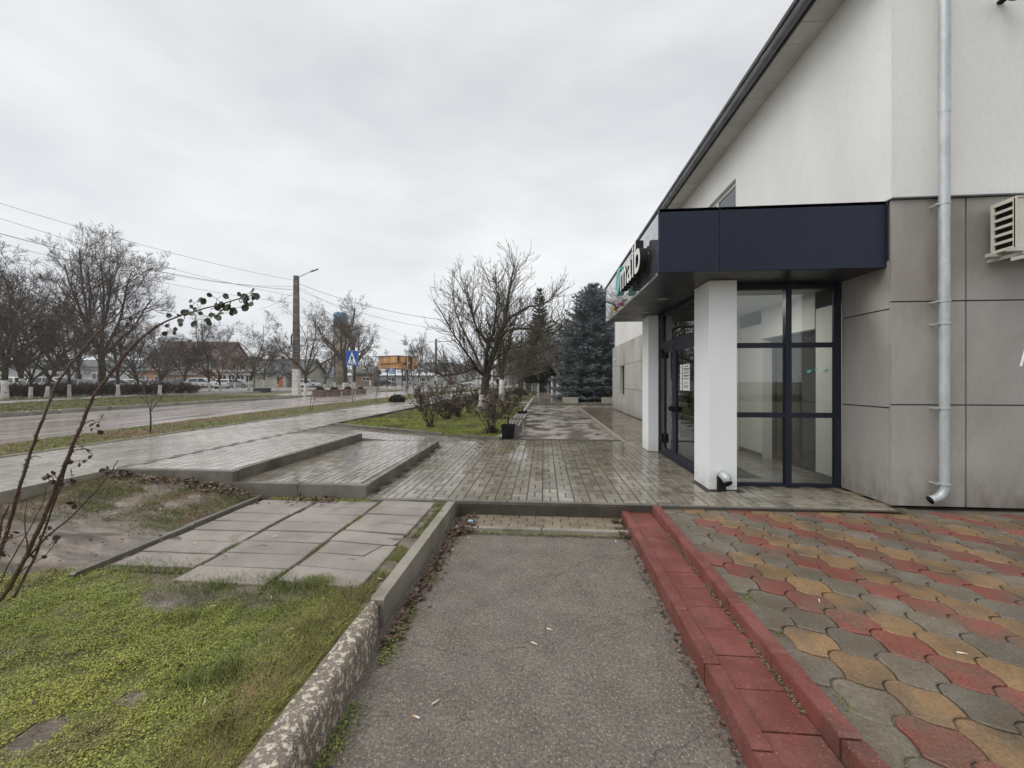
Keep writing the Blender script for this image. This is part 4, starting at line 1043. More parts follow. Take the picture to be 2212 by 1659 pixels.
shrub('rose_shrub', bed(1012, 897), 1.1, .7, 26, 480, 25, 'rose shrub left of the leaning trunk', g_)
shrub('rose_shrub', bed(905, 897), 1.15, .6, 18, 300, 26, 'thin rose shrub at the left rear of the bed, before the pavement', g_)
shrub('rose_shrub', bed(1078, 905), .9, .6, 24, 360, 27, 'leafy rose shrub right of the leaning trunk', g_)
shrub('rose_shrub', bed(1100, 897), .85, .6, 22, 320, 28, 'rose shrub between the trees and the white kerb', g_)
shrub('rose_shrub', bed(948, 884), 1.2, .7, 22, 360, 29, 'tall rose shrub in the second row, left', g_)
shrub('rose_shrub', bed(985, 880), 1.1, .7, 22, 360, 30, 'rose shrub in the second row, behind the dense brown one', g_)
shrub('rose_shrub', bed(1030, 882), 1.0, .7, 22, 360, 31, 'rose shrub in the second row, directly behind the leaning trunk', g_)
shrub('rose_shrub', bed(1068, 880), .95, .7, 22, 320, 32, 'rose shrub at the foot of the slimmer tree', g_)
shrub('rose_shrub', bed(1117, 878), .8, .6, 20, 260, 33, 'low rose shrub at the far right corner of the bed', g_)
shrub('bare_shrub', (-1.9, 31, .1), 1.5, .8, 60, 250, 34, 'dense twiggy brown shrub in the far bed beyond the path', 'shrubs in the far bed', m_deadbrown, .06)
shrub('bare_shrub', (-2.6, 28.5, .1), 1.1, .8, 40, 260, 35, 'low brown shrub in the far bed, left of the twiggy one', 'shrubs in the far bed', m_deadbrown, .06)
shrub('bare_shrub', (-4.0, 30, .1), 1.2, .8, 40, 260, 36, 'brown shrub in the far bed beside the pavement', 'shrubs in the far bed', m_deadbrown, .06)
# dead leaf heap under rose
def litter(name, fn, n, size, m, label, seed, flat=True, cat='leaves', asp=.42):
    r_ = random.Random(seed); P = []
    while len(P) < n:
        q = fn(r_)
        if q is not None: P.append(Vector(q))
    return tag(np_mesh(name, scatter_tris(P, size, r_, flat=flat, asp=asp), 4, m), label, cat, kind='stuff')
hx, hy, hz = bed(1062, 936)
def heap(r_):
    a = r_.uniform(0, 6.28); d = abs(r_.gauss(0, .22)); return (hx+math.cos(a)*d, hy+math.sin(a)*d, hz+max(0, .22-d*.6)*r_.random()+.01)
litter('leaf_heap', heap, 500, .06, m_deadbrown, 'dark heap of dead leaves under the rose shrub near the benches', 3)

# grass ------------------------------------------------------------
def blades(name, n, fn, hgt, wid, m, label, seed, cat='grass', lean=.5):
    r_ = random.Random(seed); V = np.zeros((n, 3, 3), dtype=np.float32); i = 0; tries = 0
    while i < n and tries < n*8:
        tries += 1
        q = fn(r_)
        if q is None: continue
        x, y, z, s = q; h = hgt*s*r_.uniform(.5, 1.3); a = r_.uniform(0, 6.28); w = wid*r_.uniform(.7, 1.3)
        dx, dy = math.cos(a)*w, math.sin(a)*w; lx, ly = r_.gauss(0, lean)*h, r_.gauss(0, lean)*h
        V[i, 0] = (x-dx, y-dy, z-.004); V[i, 1] = (x+dx, y+dy, z-.004); V[i, 2] = (x+lx, y+ly, z+h); i += 1
    return tag(np_mesh(name, V[:i], 3, m), label, cat, kind='stuff')
def f_clover(r_):
    y = r_.uniform(.6, 3.1); x = r_.uniform(-5.7, -1.22)
    if x < -1.5*y-.9: return None
    if r_.random() > lawn_in(x, y)*max(.15, min(1, (fbm(x, y, 4.5, 8)+.5)*2.0)): return None
    return (x, y, zsoil(x, y)+r_.uniform(0, .026))
litter('ground_cover', f_clover, 230000, .0072, m_clover, 'bright green clover and moss covering the near lawn', 41, asp=.55, cat='ground cover')
def f_near(r_):
    y = r_.uniform(.7, 3.2); x = r_.uniform(-5.6, -1.21)
    if x < -1.5*y-.9 or r_.random() > .15+.8*lawn_in(x, y): return None
    if y > 2.85: return None
    return (x, y, zsoil(x, y), 1)
blades('lawn_grass', 24000, f_near, .036, .0018, mat('lawn_blade', (.11, .14, .03), (.20, .17, .07), sc1=5, rough=(.5, .8), rand=.45), 'short dark grass blades among the clover on the near lawn', 42, lean=1.3)
def f_tuft(r_):
    cx, cy = r_.choice([(-1.75, 1.85), (-1.62, 1.95), (-2.3, 2.35), (-1.9, 2.75), (-1.55, 2.68), (-1.45, 2.3), (-1.4, 1.6), (-2.4, 2.75), (-2.05, 2.85)])
    return (cx+r_.gauss(0, .06), cy+r_.gauss(0, .05), -.035, 1)
blades('grass_tuft', 2200, f_tuft, .07, .0025, m_grass, 'darker tufts of longer grass standing in the near lawn', 43, lean=.6)
def f_dry(r_):
    y = r_.uniform(.7, 2.8); x = -1.23-abs(r_.gauss(0, .16)); return (x, y, zsoil(x, y), 1)
blades('dry_grass', 6500, f_dry, .07, .0018, m_drygrass, 'straw-coloured dry grass leaning beside the painted kerb', 44, lean=1.1)
def f_mud(r_):
    y = r_.uniform(2.7, 4.88); x = r_.uniform(-5.78, -3.68)
    if x < -1.5*y-.6: return None
    k = max(0, min(1, (y-3.55+.35*fbm(x, y, 1.2, 9))*1.6))*max(.05, min(1, (fbm(x, y, 2.4, 7)+.5)*1.4))
    if r_.random() > k: return None
    return (x, y, zsoil(x, y), 1)
blades('sparse_grass', 26000, f_mud, .028, .0022, mat('muddy_grass', (.17, .165, .055), (.13, .16, .05), sc1=1.2, rand=.4, third=((.23, .18, .09), 1.5, .5, .6)), 'sparse trampled grass on the muddy patch left of the slabs', 45, lean=1.0)
def f_joint(r_):
    k = r_.random()
    if k < .18: x = -2.04+r_.gauss(0, .012); y = r_.uniform(2.6, 4.8)
    elif k < .30: x = -2.83+r_.gauss(0, .012); y = r_.uniform(3.1, 4.8) if r_.random() < .5 else r_.uniform(3.1, 3.5)
    elif k < .80: x = -1.27+r_.gauss(0, .045); y = r_.uniform(2.6, 4.8)
    elif k < .9: x = -3.6+r_.gauss(0, .02); y = r_.uniform(2.9, 4.8)
    else: x = r_.uniform(-3.5, -2.3); y = 4.84+r_.gauss(0, .025)
    if fbm(x*2, y*2, 2, 3) < -.12: return None
    return (x, y, -.03, 1)
blades('joint_grass', 9000, f_joint, .028, .002, m_grass, 'grass and moss growing out of the joints between old slabs', 46, lean=.9)
def f_slab(r_):
    if r_.random() < .6:
        x = r_.uniform(-3.5, -1.3); y = 2.72+r_.gauss(0, .10)-(.15 if x > -2.2 else 0)+(.2 if x < -2.8 else 0)
    else: x = -1.7+r_.gauss(0, .07); y = 2.83+r_.gauss(0, .04)
    return (x, y, -.02, 1)
blades('slab_grass', 6000, f_slab, .03, .0022, m_grass, 'grass creeping over the near edge of the old slabs', 47, lean=.9)
def f_bed(r_):
    y = r_.uniform(10.2, 24.5); y = 10.0+(y-10.2)*r_.random()**.6; x = r_.uniform(-5.6, -1.12)
    if y < 10.0+(x+1.1)*-.045: return None
    return (x, y, zbed(x, y), 1)
blades('bed_grass', 70000, f_bed, .045, .006, m_grassbed, 'bright green short grass in the flower bed', 48, lean=.8)
def f_bed2(r_):
    y = r_.uniform(26, 48); x = r_.uniform(-5.6, -1.0); return (x, y, zbed(x, y), 1)
blades('far_bed_grass', 12000, f_bed2, .08, .012, mat('far_bed_grass', (.13, .13, .04), (.19, .14, .07), sc1=.5, rand=.4), 'patchy brownish grass in the far bed', 49, lean=.8)
def road_x(y):
    for (xa, ya), (xb, yb) in zip(road_near, road_near[1:]):
        if ya <= y <= yb: return xa+(xb-xa)*(y-ya)/(yb-ya)
    return -11.1
def f_verge(r_):
    y = 3+r_.random()**1.5*45; x = r_.uniform(road_x(y)+.05+.12*fbm(0, y, 1.5), -8.45); return (x, y, .315, 1)
blades('verge_grass', 34000, f_verge, .04, .006, mat('verge_blades', (.27, .165, .065), (.14, .165, .04), sc1=.35, rand=.35, lo=.44, hi=.56), 'brown and green short grass on the strip beside the road', 50, lean=.9)
def f_far(r_):
    y = r_.uniform(3, 28); xa = -18.2; t = y
    xin = np.interp(y, [-8, 10, 17, 22, 26.5, 34], [-20.5, -24, -26.4, -28.2, -29.5, -29.6]); x = r_.uniform(xin+.05, xa); return (x, y, .36, 1)
blades('far_verge_grass', 32000, f_far, .05, .012, mat('far_verge_blades', (.10, .125, .03), (.17, .155, .06), sc1=.35, rand=.35), 'green grass strip beyond the road', 51, lean=.8)
def f_park(r_):
    d = r_.uniform(25, 95); px = r_.uniform(-100, 1060); q = at(px, d)
    if q.x > -18 or (q.x > -32.4 and q.y < 60): return None
    if -100 < q.x < -33 and 38 < q.y < 66: return None
    return (q.x, q.y, .25, 1)
blades('park_grass', 30000, f_park, .07, .03, mat('park_blades', (.11, .135, .03), (.17, .16, .06), sc1=.2, rand=.35), 'green grass under the park trees beyond the far path', 52, lean=.8)
# leaf litter, weeds, butts ------------------------------------------------
def f_l1(r_): x = -1.03+abs(r_.gauss(0, .05)); return (x, r_.uniform(2.4, 4.75), -.185+r_.uniform(0, .03)*max(0, 1-(x+1.03)*8))
litter('kerb_litter', f_l1, 900, .035, m_litter, 'dead leaves heaped along the foot of the grey kerb', 61)
def f_l2(r_): return (-.95+abs(r_.gauss(0, .08)), 4.35+r_.gauss(0, .06) if r_.random() < .5 else r_.uniform(4.45, 4.8), -.17+r_.uniform(0, .03))
litter('corner_litter', f_l2, 300, .035, m_litter, 'dead leaves gathered in the left corner of the lower step', 62)
def f_l3(r_): return (.80+r_.random()*.2, 4.72+r_.gauss(0, .05) if r_.random() < .5 else 4.32+r_.gauss(0, .03), -.165+r_.uniform(0, .02))
litter('step_litter', f_l3, 220, .03, m_litter, 'dead leaves in the right corner of the lower step', 63)
def f_l4(r_):
    x = r_.uniform(-5.7, -2.6); t = (x+5.7)/3.1; return (x, 4.86-abs(r_.gauss(0, .05+.08*(1-abs(t-.45)))), zsoil(x, 4.8)+.008+r_.uniform(0, .02))
litter('terrace_litter', f_l4, 900, .045, m_litter, 'brown leaves along the foot of the terraces', 64)
def f_l5(r_): y = r_.uniform(1.2, 4.3); x = .85+.0143*y-abs(r_.gauss(0, .03)); return (x, r_.uniform(1.2, 4.3), -.196+r_.uniform(0, .015))
litter('gutter_litter', f_l5, 260, .025, m_litter, 'bits of leaf and twig along the red kerb', 65)
def f_w1(r_): y = r_.uniform(.9, 3.6); x = -1.0+abs(r_.gauss(0, .045)); return None if fbm(1, y, 2.2) < -.15 else (x, y, -.19+r_.uniform(0, .03)*max(0, 1-(x+1)*9))
litter('kerb_weeds', f_w1, 3000, .010, m_grass, 'small green weeds at the foot of the painted kerb', 66, asp=.5, cat='weeds')
def f_w2(r_): y = r_.uniform(.9, 4.2); x = 1.21+.0143*y-abs(r_.gauss(0, .008)); return None if fbm(3, y, 3) < -.1 else (x, y, -.086+r_.uniform(0, .012))
litter('gutter_weeds', f_w2, 1500, .010, mat('dusty_moss', (.12, .13, .05), (.2, .17, .10), sc1=6, rand=.4), 'moss and weeds in the joint of the red channel', 67, asp=.5, cat='weeds')
def f_w3(r_): x = r_.uniform(-.95, .9); return (x, 4.36-abs(r_.gauss(0, .03)), -.192+r_.uniform(0, .02))
litter('step_weeds', f_w3, 1700, .014, mat('pale_moss', (.14, .17, .05), (.22, .2, .10), sc1=6, rand=.4), 'pale grass and moss along the front of the lower step', 68, asp=.4, cat='weeds')
def f_w4(r_): y = r_.uniform(1.0, 3.4); x = 1.41+abs(r_.gauss(0, .05)); return None if fbm(5, y, 2) < 0 else (x, y, -.044+r_.uniform(0, .008))
litter('paving_moss', f_w4, 1300, .007, m_grass, 'moss between the red kerb and the coloured paving', 69, asp=.5, cat='weeds')
def f_w5(r_): return (-2.6+r_.uniform(-.9, .45), 4.80+r_.gauss(0, .035), -.03+r_.uniform(0, .03))
litter('terrace_weeds', f_w5, 2200, .010, m_clover, 'green weeds at the foot of the lower terrace', 70, asp=.5, cat='weeds')
b = MB(); b.tube([(0, 0, .004), (.025, 0, .004)], .0042, 8); b.tube([(.025, 0, .004), (.042, 0, .004)], .0043, 8, mi=1)
bm2 = b.mesh('cigarette_butt', [m_butt, mat('filter_paper', (.55, .36, .2), fine=.05)])
spots = [(-1.52, 2.3, 0), (-1.6, 1.75, 0), (-1.28, 2.95, 0), (-2.2, 2.5, 0), (-1.9, 2.62, 0), (-1.45, 2.52, 0), (-.62, 1.93, 1), (-.58, 2.02, 1), (-.02, 1.55, 1), (.02, 2.7, 1), (-.08, 2.55, 1), (.88, 1.52, 1), (.93, 1.62, 1),
         (.9, 1.9, 1), (.93, 2.9, 1), (-2.6, 3.6, 0), (-3.2, 3.4, 0), (-4.3, 4.1, 0), (-4.6, 3.9, 0), (-4.2, 4.5, 0), (-.8, 4.2, 1), (.75, 4.2, 1), (-.9, 3.9, 1), (2.3, 2.4, 2), (1.9, 2.9, 2)]
names_ = {0: 'left of the kerbs', 1: 'on the asphalt', 2: 'on the coloured paving'}
bl = ['in the lawn left of the kerb bend', 'in the grass beside the painted kerb', 'in the grass strip beside the grey kerb', 'deep in the green lawn', 'in the lawn before the slabs', 'in the dry grass by the kerb end', 'on the asphalt, nearer of the pair by the painted kerb', 'on the asphalt, farther of the pair by the painted kerb', 'alone in the middle of the asphalt at the bottom', 'in mid asphalt, right one of the pair', 'in mid asphalt, left one of the pair', 'by the red kerb, nearest the camera', 'against the red kerb beside the nearest one', 'by the red kerb next to the twigs', 'by the red kerb half way up', 'on the middle slabs', 'on the left slabs', 'on the mud right of the rose', 'on the mud between rose and edging', 'near the foot of the upper terrace', 'by the grey kerb near the lower step', 'before the right end of the lower step', 'among the leaves by the grey kerb', 'on an ochre tile in the front of the coloured paving', 'on the coloured paving farther back']
for i, (x, y, k) in enumerate(spots):
    z = {0: max(zsoil(x, y), -.018 if -3.55 < x < -1.34 and y > 2.8 else -1)+.012, 1: -.192, 2: -.022}[k]
    o = link('cigarette_butt', bm2, None, (x, y, z), rnd.uniform(0, 6.28)); o.rotation_euler.y = rnd.uniform(-.1, .1)
    tag(o, 'white cigarette butt '+bl[i], 'cigarette butt', 'cigarette butts '+names_[k])
b = MB(); b.prism([(-.03, -.02), (.035, -.025), (.03, .02), (-.02, .025)], 0, .018, .006); o = fixn(b.build('crumpled_wrapper', m_bluep, loc=(-.86, 4.56, -.15)))
tag(o, 'crumpled pale blue wrapper among leaves in the step corner', 'litter')
print('stage 1 ok')
# ------------------------------------------------------------------ spruces
def conifer(name, loc, h, rad, seed, m, label, dens=1.0, prof=lambda t: (1-t)**.8, tuft=.16, group=None, droop=-.12, base_t=.03, asp=.16):
    r_ = random.Random(seed); e = empty(name, loc); b = MB()
    b.tube([(0, 0, 0), (0, 0, h*.5), (0, 0, h*.97)], [h*.02+.04, h*.013, .012], 8); b.build('trunk', m_bark, e, smooth=True)
    br = MB(); V = []
    nlev = int(h*5.5*dens)
    for i in range(nlev):
        t = base_t+(1-base_t)*(i+r_.random())/nlev; z = h*t; L = rad*prof(t)*r_.uniform(.72, 1.15)+.12
        nb = max(3, int((7+9*prof(t))*dens))
        a0 = r_.uniform(0, 6.28)
        for k in range(nb):
            a = a0+6.283*k/nb+r_.gauss(0, .15); Lk = L*r_.uniform(.75, 1.1); up = droop+(.55*t)
            d = Vector((math.cos(a), math.sin(a), up)).normalized(); side = Vector((-math.sin(a), math.cos(a), 0))
            p0 = Vector((0, 0, z)); n = max(3, int(Lk/.19)); pts = []
            for j in range(n+1):
                s = j/n; q = p0+d*Lk*s+Vector((0, 0, -.10*Lk*s*(1-s)*2+.10*Lk*s*s)); pts.append(q)
            if k % 2 == 0: br.tube([pts[0], pts[-1]], [.02, .006], 3, cap=False)
            for j in range(1, n+1):
                s = j/n
                if s < .35 and r_.random() < .6: continue
                wmax = Lk*.28*(1-s*.75)+.05
                for sd in (-1, 0, 1):
                    for u in ((.35, .8) if wmax > .22 and sd else (.6,)):
                        q = pts[j]+side*sd*wmax*u*r_.uniform(.7, 1.2)+Vector((0, 0, r_.gauss(0, .03)))
                        fw = (d+side*sd*.7+Vector((0, 0, r_.uniform(-.05, .35)))).normalized()
                        for w in range(4):
                            f = (fw+Vector((r_.gauss(0, .38), r_.gauss(0, .38), r_.gauss(0, .34)))).normalized()*tuft*r_.uniform(.6, 1.25)
                            x = f.cross(Vector((r_.gauss(0, 1), r_.gauss(0, 1), r_.gauss(0, 1)))).normalized()*tuft*asp
                            st = q-f*.35
                            V.append((st-x, st+x, st+f*1.25))
    br.build('branches', m_bark, e)
    o = np_mesh('needles', np.array([[tuple(v) for v in t] for t in V], dtype=np.float32), 3, m, e)
    print(name, len(V))
    return tag(e, label, 'spruce', group)
conifer('blue_spruce', (3.65, 29.6, .05), 8.5, 3.2, 1, m_spruce, 'tall blue spruce at the end of the shop wall', prof=lambda t: min(1, (1-t)*1.9)**.8*.9, tuft=.24, group='blue spruces', dens=1.0)
conifer('blue_spruce', (2.9, 28.2, .05), 5.2, 1.85, 2, m_spruce, 'shorter blue spruce bulging out to the left of the tall one', prof=lambda t: min(1, (1-t)*2.2)**.8*.95, tuft=.22, group='blue spruces', dens=1.0)
p = at(1166, 50)
conifer('dark_fir', (p.x, p.y, .1), 13.0, 2.9, 3, m_fir, 'tall narrow dark fir rising behind the trees in the middle', prof=lambda t: (1-t)**.8, tuft=.30, dens=.6, base_t=.1)

# ------------------------------------------------------------------ street trees and park trees
libA = [make_tree('a', 100+i, 9.6, 6.0, (5, 6, 6, 3), .2, .13, (rnd.uniform(-.5, .5), rnd.uniform(-.5, .5)), .0065, .26, 1.0, m_twig, 6, ang=(15, 58), wob=.20) for i in range(4)]
libBig = [make_tree('b', 200, 17.5, 10, (7, 7, 6, 4), .22, .30, (.1, 0), .0085, .35, .8, m_twig, 8, ang=(8, 50), wob=.13),
          make_tree('b', 201, 17, 9.5, (6, 6, 5, 3), .24, .30, (0, 0), .010, .30, .9, m_twig, 6, ang=(14, 48), wob=.15)]
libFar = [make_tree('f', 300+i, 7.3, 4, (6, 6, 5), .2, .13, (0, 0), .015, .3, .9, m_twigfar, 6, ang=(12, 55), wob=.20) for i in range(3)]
def tree_at(lib, px, d, hscale, label, group, z=.36, rz=None):
    p = at(px, d, z=z); o = place_tree(lib, p, label, group, rnd.uniform(0, 6.28) if rz is None else rz, hscale); k_ = rnd.uniform(.9, 1.18); o.scale = (hscale/k_**.5, hscale/k_**.5, hscale*k_); o.rotation_euler.x = rnd.gauss(0, .035); o.rotation_euler.y = rnd.gauss(0, .035); return o
gp = 'park trees beyond the far path'
tree_at(libBig[0], 222, 37.5, 1.0, 'largest spreading bare tree in the left park, trunk behind the hedge', gp, rz=2.2)
left = [(-70, 25, 1.05, 0, 'bare tree cut by the left frame edge, outermost'), (10, 24.5, 1.02, 1, 'dark bare tree at the left frame edge with whitewashed foot'), (66, 26, .62, 2, 'small bare tree with white foot, right of the leftmost one'),
        (100, 27, .68, 3, 'forked bare tree with white foot, left of the great tree'), (150, 28, .66, 0, 'low bare tree with white foot just before the great tree'), (255, 31, .72, 1, 'low bare tree with wide white foot right of the great tree'),
        (-20, 38, 1.4, 2, 'tall bare tree behind the leftmost ones'), (120, 46, 1.35, 3, 'tall bare tree behind the small forked one'), (45, 52, 1.5, 1, 'tall bare tree far back at the left'), (300, 36, .62, 2, 'small leaning bare tree before the parked cars'),
        (345, 33, .74, 3, 'thin bare tree standing before the orange kiosk'), (398, 45, .95, 0, 'bare tree in front of the brown-roofed house'), (453, 39.5, .80, 1, 'bare tree with white foot right of the brown-roofed house'), (476, 42, .62, 2, 'small dark bare tree with white foot beside its taller neighbour'),
        (537, 46, .98, 3, 'bare tree above the dark trough'), (570, 60, .9, 0, 'bare tree in front of the grey-roofed house'), (600, 52, .55, 2, 'small bare tree with white foot by the grey-roofed house'), (700, 47, .66, 1, 'small bare tree just right of the lamp post'), (506, 58, .8, 0, 'bare tree before the pale shop')]
for px, d, s, k, lb in left: tree_at(libA[k], px, d, s*1.14, lb, gp)
left2 = [(55, 33, 1.30, 0, 'tall bare tree between the leftmost small ones, behind the hedge'), (172, 42, 1.25, 1, 'tall bare tree close behind the great tree, to its left'), (296, 47, 1.12, 3, 'bare tree behind the parked saloons right of the great tree'), (350, 54, 1.05, 2, 'bare tree between the orange kiosk and the pink house'), (-45, 30, 1.3, 1, 'tall bare tree just outside the left frame edge')]
for px, d, s, k, lb in left2: tree_at(libA[k], px, d, s, lb, gp)
tree_at(libA[2], 660, 31.6, .95, 'forked bare tree with whitewashed foot right behind the lamp post', gp, rz=1.0)
tree_at(libBig[1], 745, 56, .98, 'tall bare tree with brown trunk right of the crossing sign', gp, rz=.5)
tree_at(libBig[1], 765, 68, .92, 'tall bare tree with white foot behind the brown-trunked one', gp, rz=3.5)
mid_t = [(905, 76, 1.5, 'bare tree right of the wooden bus shelter'), (925, 84, 1.1, 'small bare tree left of the far lamp post'), (962, 84, 1.2, 'small bare tree right of the far lamp post'), (985, 90, 1.1, 'bare tree before the grey warehouse'), (1008, 92, 1.2, 'bare tree before the white parked car'),
         (800, 80, 1.35, 'round bare tree behind the crossing sign'), (872, 98, 1.1, 'bare tree behind the bus shelter'), (1025, 110, 1.3, 'bare tree far along the road, left of the van'), (892, 92, 1.0, 'low bare tree behind the shelter bench')]
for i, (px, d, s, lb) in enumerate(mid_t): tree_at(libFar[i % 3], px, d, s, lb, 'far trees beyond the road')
row = []
for i in range(12):
    px = 1118+i*8.5+rnd.uniform(-2, 2); d = 52+rnd.uniform(-6, 12)
    lbl = ['first', 'second', 'third', 'fourth', 'fifth', 'sixth', 'seventh', 'eighth', 'ninth', 'tenth', 'eleventh', 'twelfth'][i]+' bare tree from the left in the brown row ending the walkway'
    o = tree_at(libFar[i % 3], px, d, rnd.uniform(1.0, 1.35), lbl, 'bare trees in the row beyond the far walkway', z=.12)
for px, d, s, lb in ((1205, 44, 1.25, 'bare tree rising between the dark fir and the blue spruces'), (1232, 52, 1.5, 'bare tree just left of the blue spruces'), (1140, 60, 1.3, 'bare tree behind the dark fir')):
    tree_at(libFar[rnd.randrange(3)], px, d, s, lb, 'trees beyond the far walkway', z=.12)
# wood on the horizon
b = MB(); T = Tree(77, .05, .3, .2)
for i in range(150):
    px = rnd.uniform(-150, 1320); d = rnd.uniform(120, 190); p = at(px, d, z=.2); h = rnd.uniform(4.5, 9)
    for k in range(7):
        a = rnd.uniform(0, 6.28); inc = rnd.uniform(0, .6); T.grow(p+Vector((rnd.gauss(0, 1.5), rnd.gauss(0, 1.5), 0)), Vector((math.cos(a)*inc, math.sin(a)*inc, 1)), h*rnd.uniform(.6, .9), .08, 1, (0, 7, 5), .5)
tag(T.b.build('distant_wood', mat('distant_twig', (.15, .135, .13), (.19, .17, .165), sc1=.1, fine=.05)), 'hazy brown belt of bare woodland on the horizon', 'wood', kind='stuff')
# low brush: brown thicket under the row of trees
T = Tree(78, .02, .3, .25)
for i in range(150):
    px = rnd.uniform(1122, 1222); d = rnd.uniform(54, 72); p = at(px, d, z=.1)
    for k in range(3):
        a = rnd.uniform(0, 6.28); T.grow(p, Vector((math.cos(a)*.5, math.sin(a)*.5, 1)), rnd.uniform(2.5, 5), .03, 1, (0, 6, 4), .5)
tag(T.b.build('thicket', m_twig), 'dark brown thicket below the dark fir at the end of the walkway', 'thicket', kind='stuff')
# hedges
def hedge(px0, d0, px1, d1, h, n, label, seed):
    T = Tree(seed, .012, .2, .25); a = at(px0, d0, z=.3); c = at(px1, d1, z=.3); r_ = random.Random(seed)
    e = empty('hedge', a)
    for i in range(n):
        q = a.lerp(c, r_.random())-a+Vector((r_.gauss(0, .25), r_.gauss(0, .25), 0)); an = r_.uniform(0, 6.28)
        T.grow(q, Vector((math.cos(an)*.6, math.sin(an)*.6, 1)), h*r_.uniform(.7, 1.1), .014, 2, (0, 0, 6, 3), .55)
    T.b.build('stems', m_twig, e); return tag(e, label, 'hedge', 'hedges beyond the far path')
hedge(-80, 29, 165, 31, 1.0, 420, 'bare brown hedge at the left behind the far path', 5)
hedge(165, 33, 420, 36, 1.0, 420, 'bare brown hedge in front of the parked cars', 6)

# saplings
def sapling(px, py, h, seed, fork, label):
    p = on(px, py, .315); T = Tree(seed, .006, .5, .12); e = empty('sapling', p)
    if fork:
        for k, dx in enumerate((-.35, .3)):
            pts = T.path(Vector((dx*.1, 0, 0)), Vector((dx*.5, 0, 1)), h, 6, .3, .12); T.tube(T.b, pts, .013, .005); T.spawn(pts, h, .01, 1, (0, 4, 2), .35)
    else:
        pts = T.path(Vector((0, 0, 0)), Vector((0, 0, 1)), h*.35, 3, .3, .04); T.trunk.tube(pts, [.02, .018, .016, .015], 7)
        for k in range(3):
            d = Vector((T.r.gauss(0, .35), T.r.gauss(0, .35), 1)); q = T.path(pts[-1], d, h*.7, 5, .3, .1); T.tube(T.b, q, .012, .005); T.spawn(q, h*.7, .01, 1, (0, 5, 2), .4)
        T.trunk.build('stem', m_bark, e)
    T.b.build('branches', m_twig, e); return tag(e, label, 'sapling', 'saplings on the roadside strip')
sapling(324, 935, 1.35, 1, False, 'forked young tree on the strip at the left, nearest the camera')
sapling(671, 887, 1.25, 2, True, 'sapling with two thin crossing stems below the lamp post')
sapling(812, 868, 1.15, 3, False, 'sapling right of the crossing sign')
sapling(895, 860, 1.2, 4, False, 'sapling at the end of the strip before the rose bed')
def cushion(loc, r, m, label, seed, name='round_bush', group=None, n=1500):
    r_ = random.Random(seed); e = empty(name, loc); P = []
    for i in range(n):
        v = Vector((r_.gauss(0, 1), r_.gauss(0, 1), abs(r_.gauss(0, 1)))).normalized()*r*r_.uniform(.75, 1); v.z *= .85; P.append(v)
    np_mesh('foliage', scatter_tris(P, r*.28, r_, asp=.3), 4, m, e); b = MB(); b.lathe([(r*.5, 0), (r*.8, r*.2), (r*.72, r*.5), (r*.4, r*.72), (.01, r*.8)], 10); b.build('core', m, e, smooth=True)
    return tag(e, label, 'bush', group)
q = on(858, 868, .315); cushion(q, .42, m_fir, 'dark round evergreen bush on the roadside strip', 1)
q = at(1158, 38, z=.1); cushion(q+Vector((-1.6, 0, 0)), .7, m_fir, 'low dark evergreen bush left of the far benches', 2)

# ------------------------------------------------------------------ near rose bush
rb = empty('climbing_rose', at(-40, 2.35, z=-.02))
RB0 = at(-40, 2.35, z=-.02)
def cane(poly, r0, r1, thorns=True, seed=1):
    r_ = random.Random(seed); b = MB(); pts = []
    raw = [at(px, d, py)-RB0 for px, py, d in poly]
    for a, c in zip(raw, raw[1:]):
        for i in range(4): pts.append(a.lerp(c, i/4)+Vector((r_.gauss(0, .0015), r_.gauss(0, .0015), r_.gauss(0, .0015))))
    pts.append(raw[-1]); n = len(pts); rad = [r0+(r1-r0)*i/(n-1) for i in range(n)]
    rad = [x*(1.12 if i % 5 == 0 else 1) for i, x in enumerate(rad)]
    b.tube(pts, rad, 8)
    if thorns:
        for i in range(n*4):
            t = r_.uniform(.02, .8)*(n-1); a = int(t); p = pts[a].lerp(pts[a+1], t-a); d = (pts[a+1]-pts[a]).normalized()
            o = rot_about(d.orthogonal().normalized(), d, r_.uniform(0, 6.28)); rr = rad[a]; q = p+o*rr*.8
            b.tube([q, q+o*.009-d*.003], [.0045, .0005], 4, cap=False)
    b.build('cane', m_cane, rb, smooth=True); return pts
c1 = cane([(-40, 1345, 2.35), (20, 1270, 2.3), (62, 1190, 2.25), (98, 1110, 2.2), (130, 1030, 2.15), (152, 975, 2.1), (175, 921, 2.1), (203, 856, 2.1), (244, 800, 2.1), (287, 747, 2.1), (334, 706, 2.1), (390, 681, 2.1), (469, 659, 2.1), (545, 638, 2.1)], .0115, .0028, seed=1)
c2 = cane([(-40, 1340, 2.35), (-20, 1250, 2.3), (15, 1150, 2.25), (40, 1060, 2.2), (62, 990, 2.2), (87, 921, 2.15), (116, 841, 2.15), (150, 790, 2.15), (188, 743, 2.15), (225, 702, 2.15), (250, 672, 2.15), (262, 650, 2.15)], .010, .0016, seed=2)
cane([(40, 1225, 2.3), (100, 1160, 2.25), (150, 1120, 2.2), (200, 1070, 2.2), (240, 1020, 2.2), (255, 995, 2.2)], .006, .002, False, 3)
cane([(30, 1290, 2.3), (70, 1215, 2.3), (105, 1120, 2.25), (135, 1040, 2.2), (150, 985, 2.2)], .007, .003, False, 4)
cane([(-40, 1330, 2.4), (-10, 1200, 2.4), (5, 1120, 2.4), (20, 1090, 2.4)], .008, .004, True, 5)
cane([(235, 805, 2.1), (268, 770, 2.1), (300, 740, 2.1)], .004, .002, False, 6)
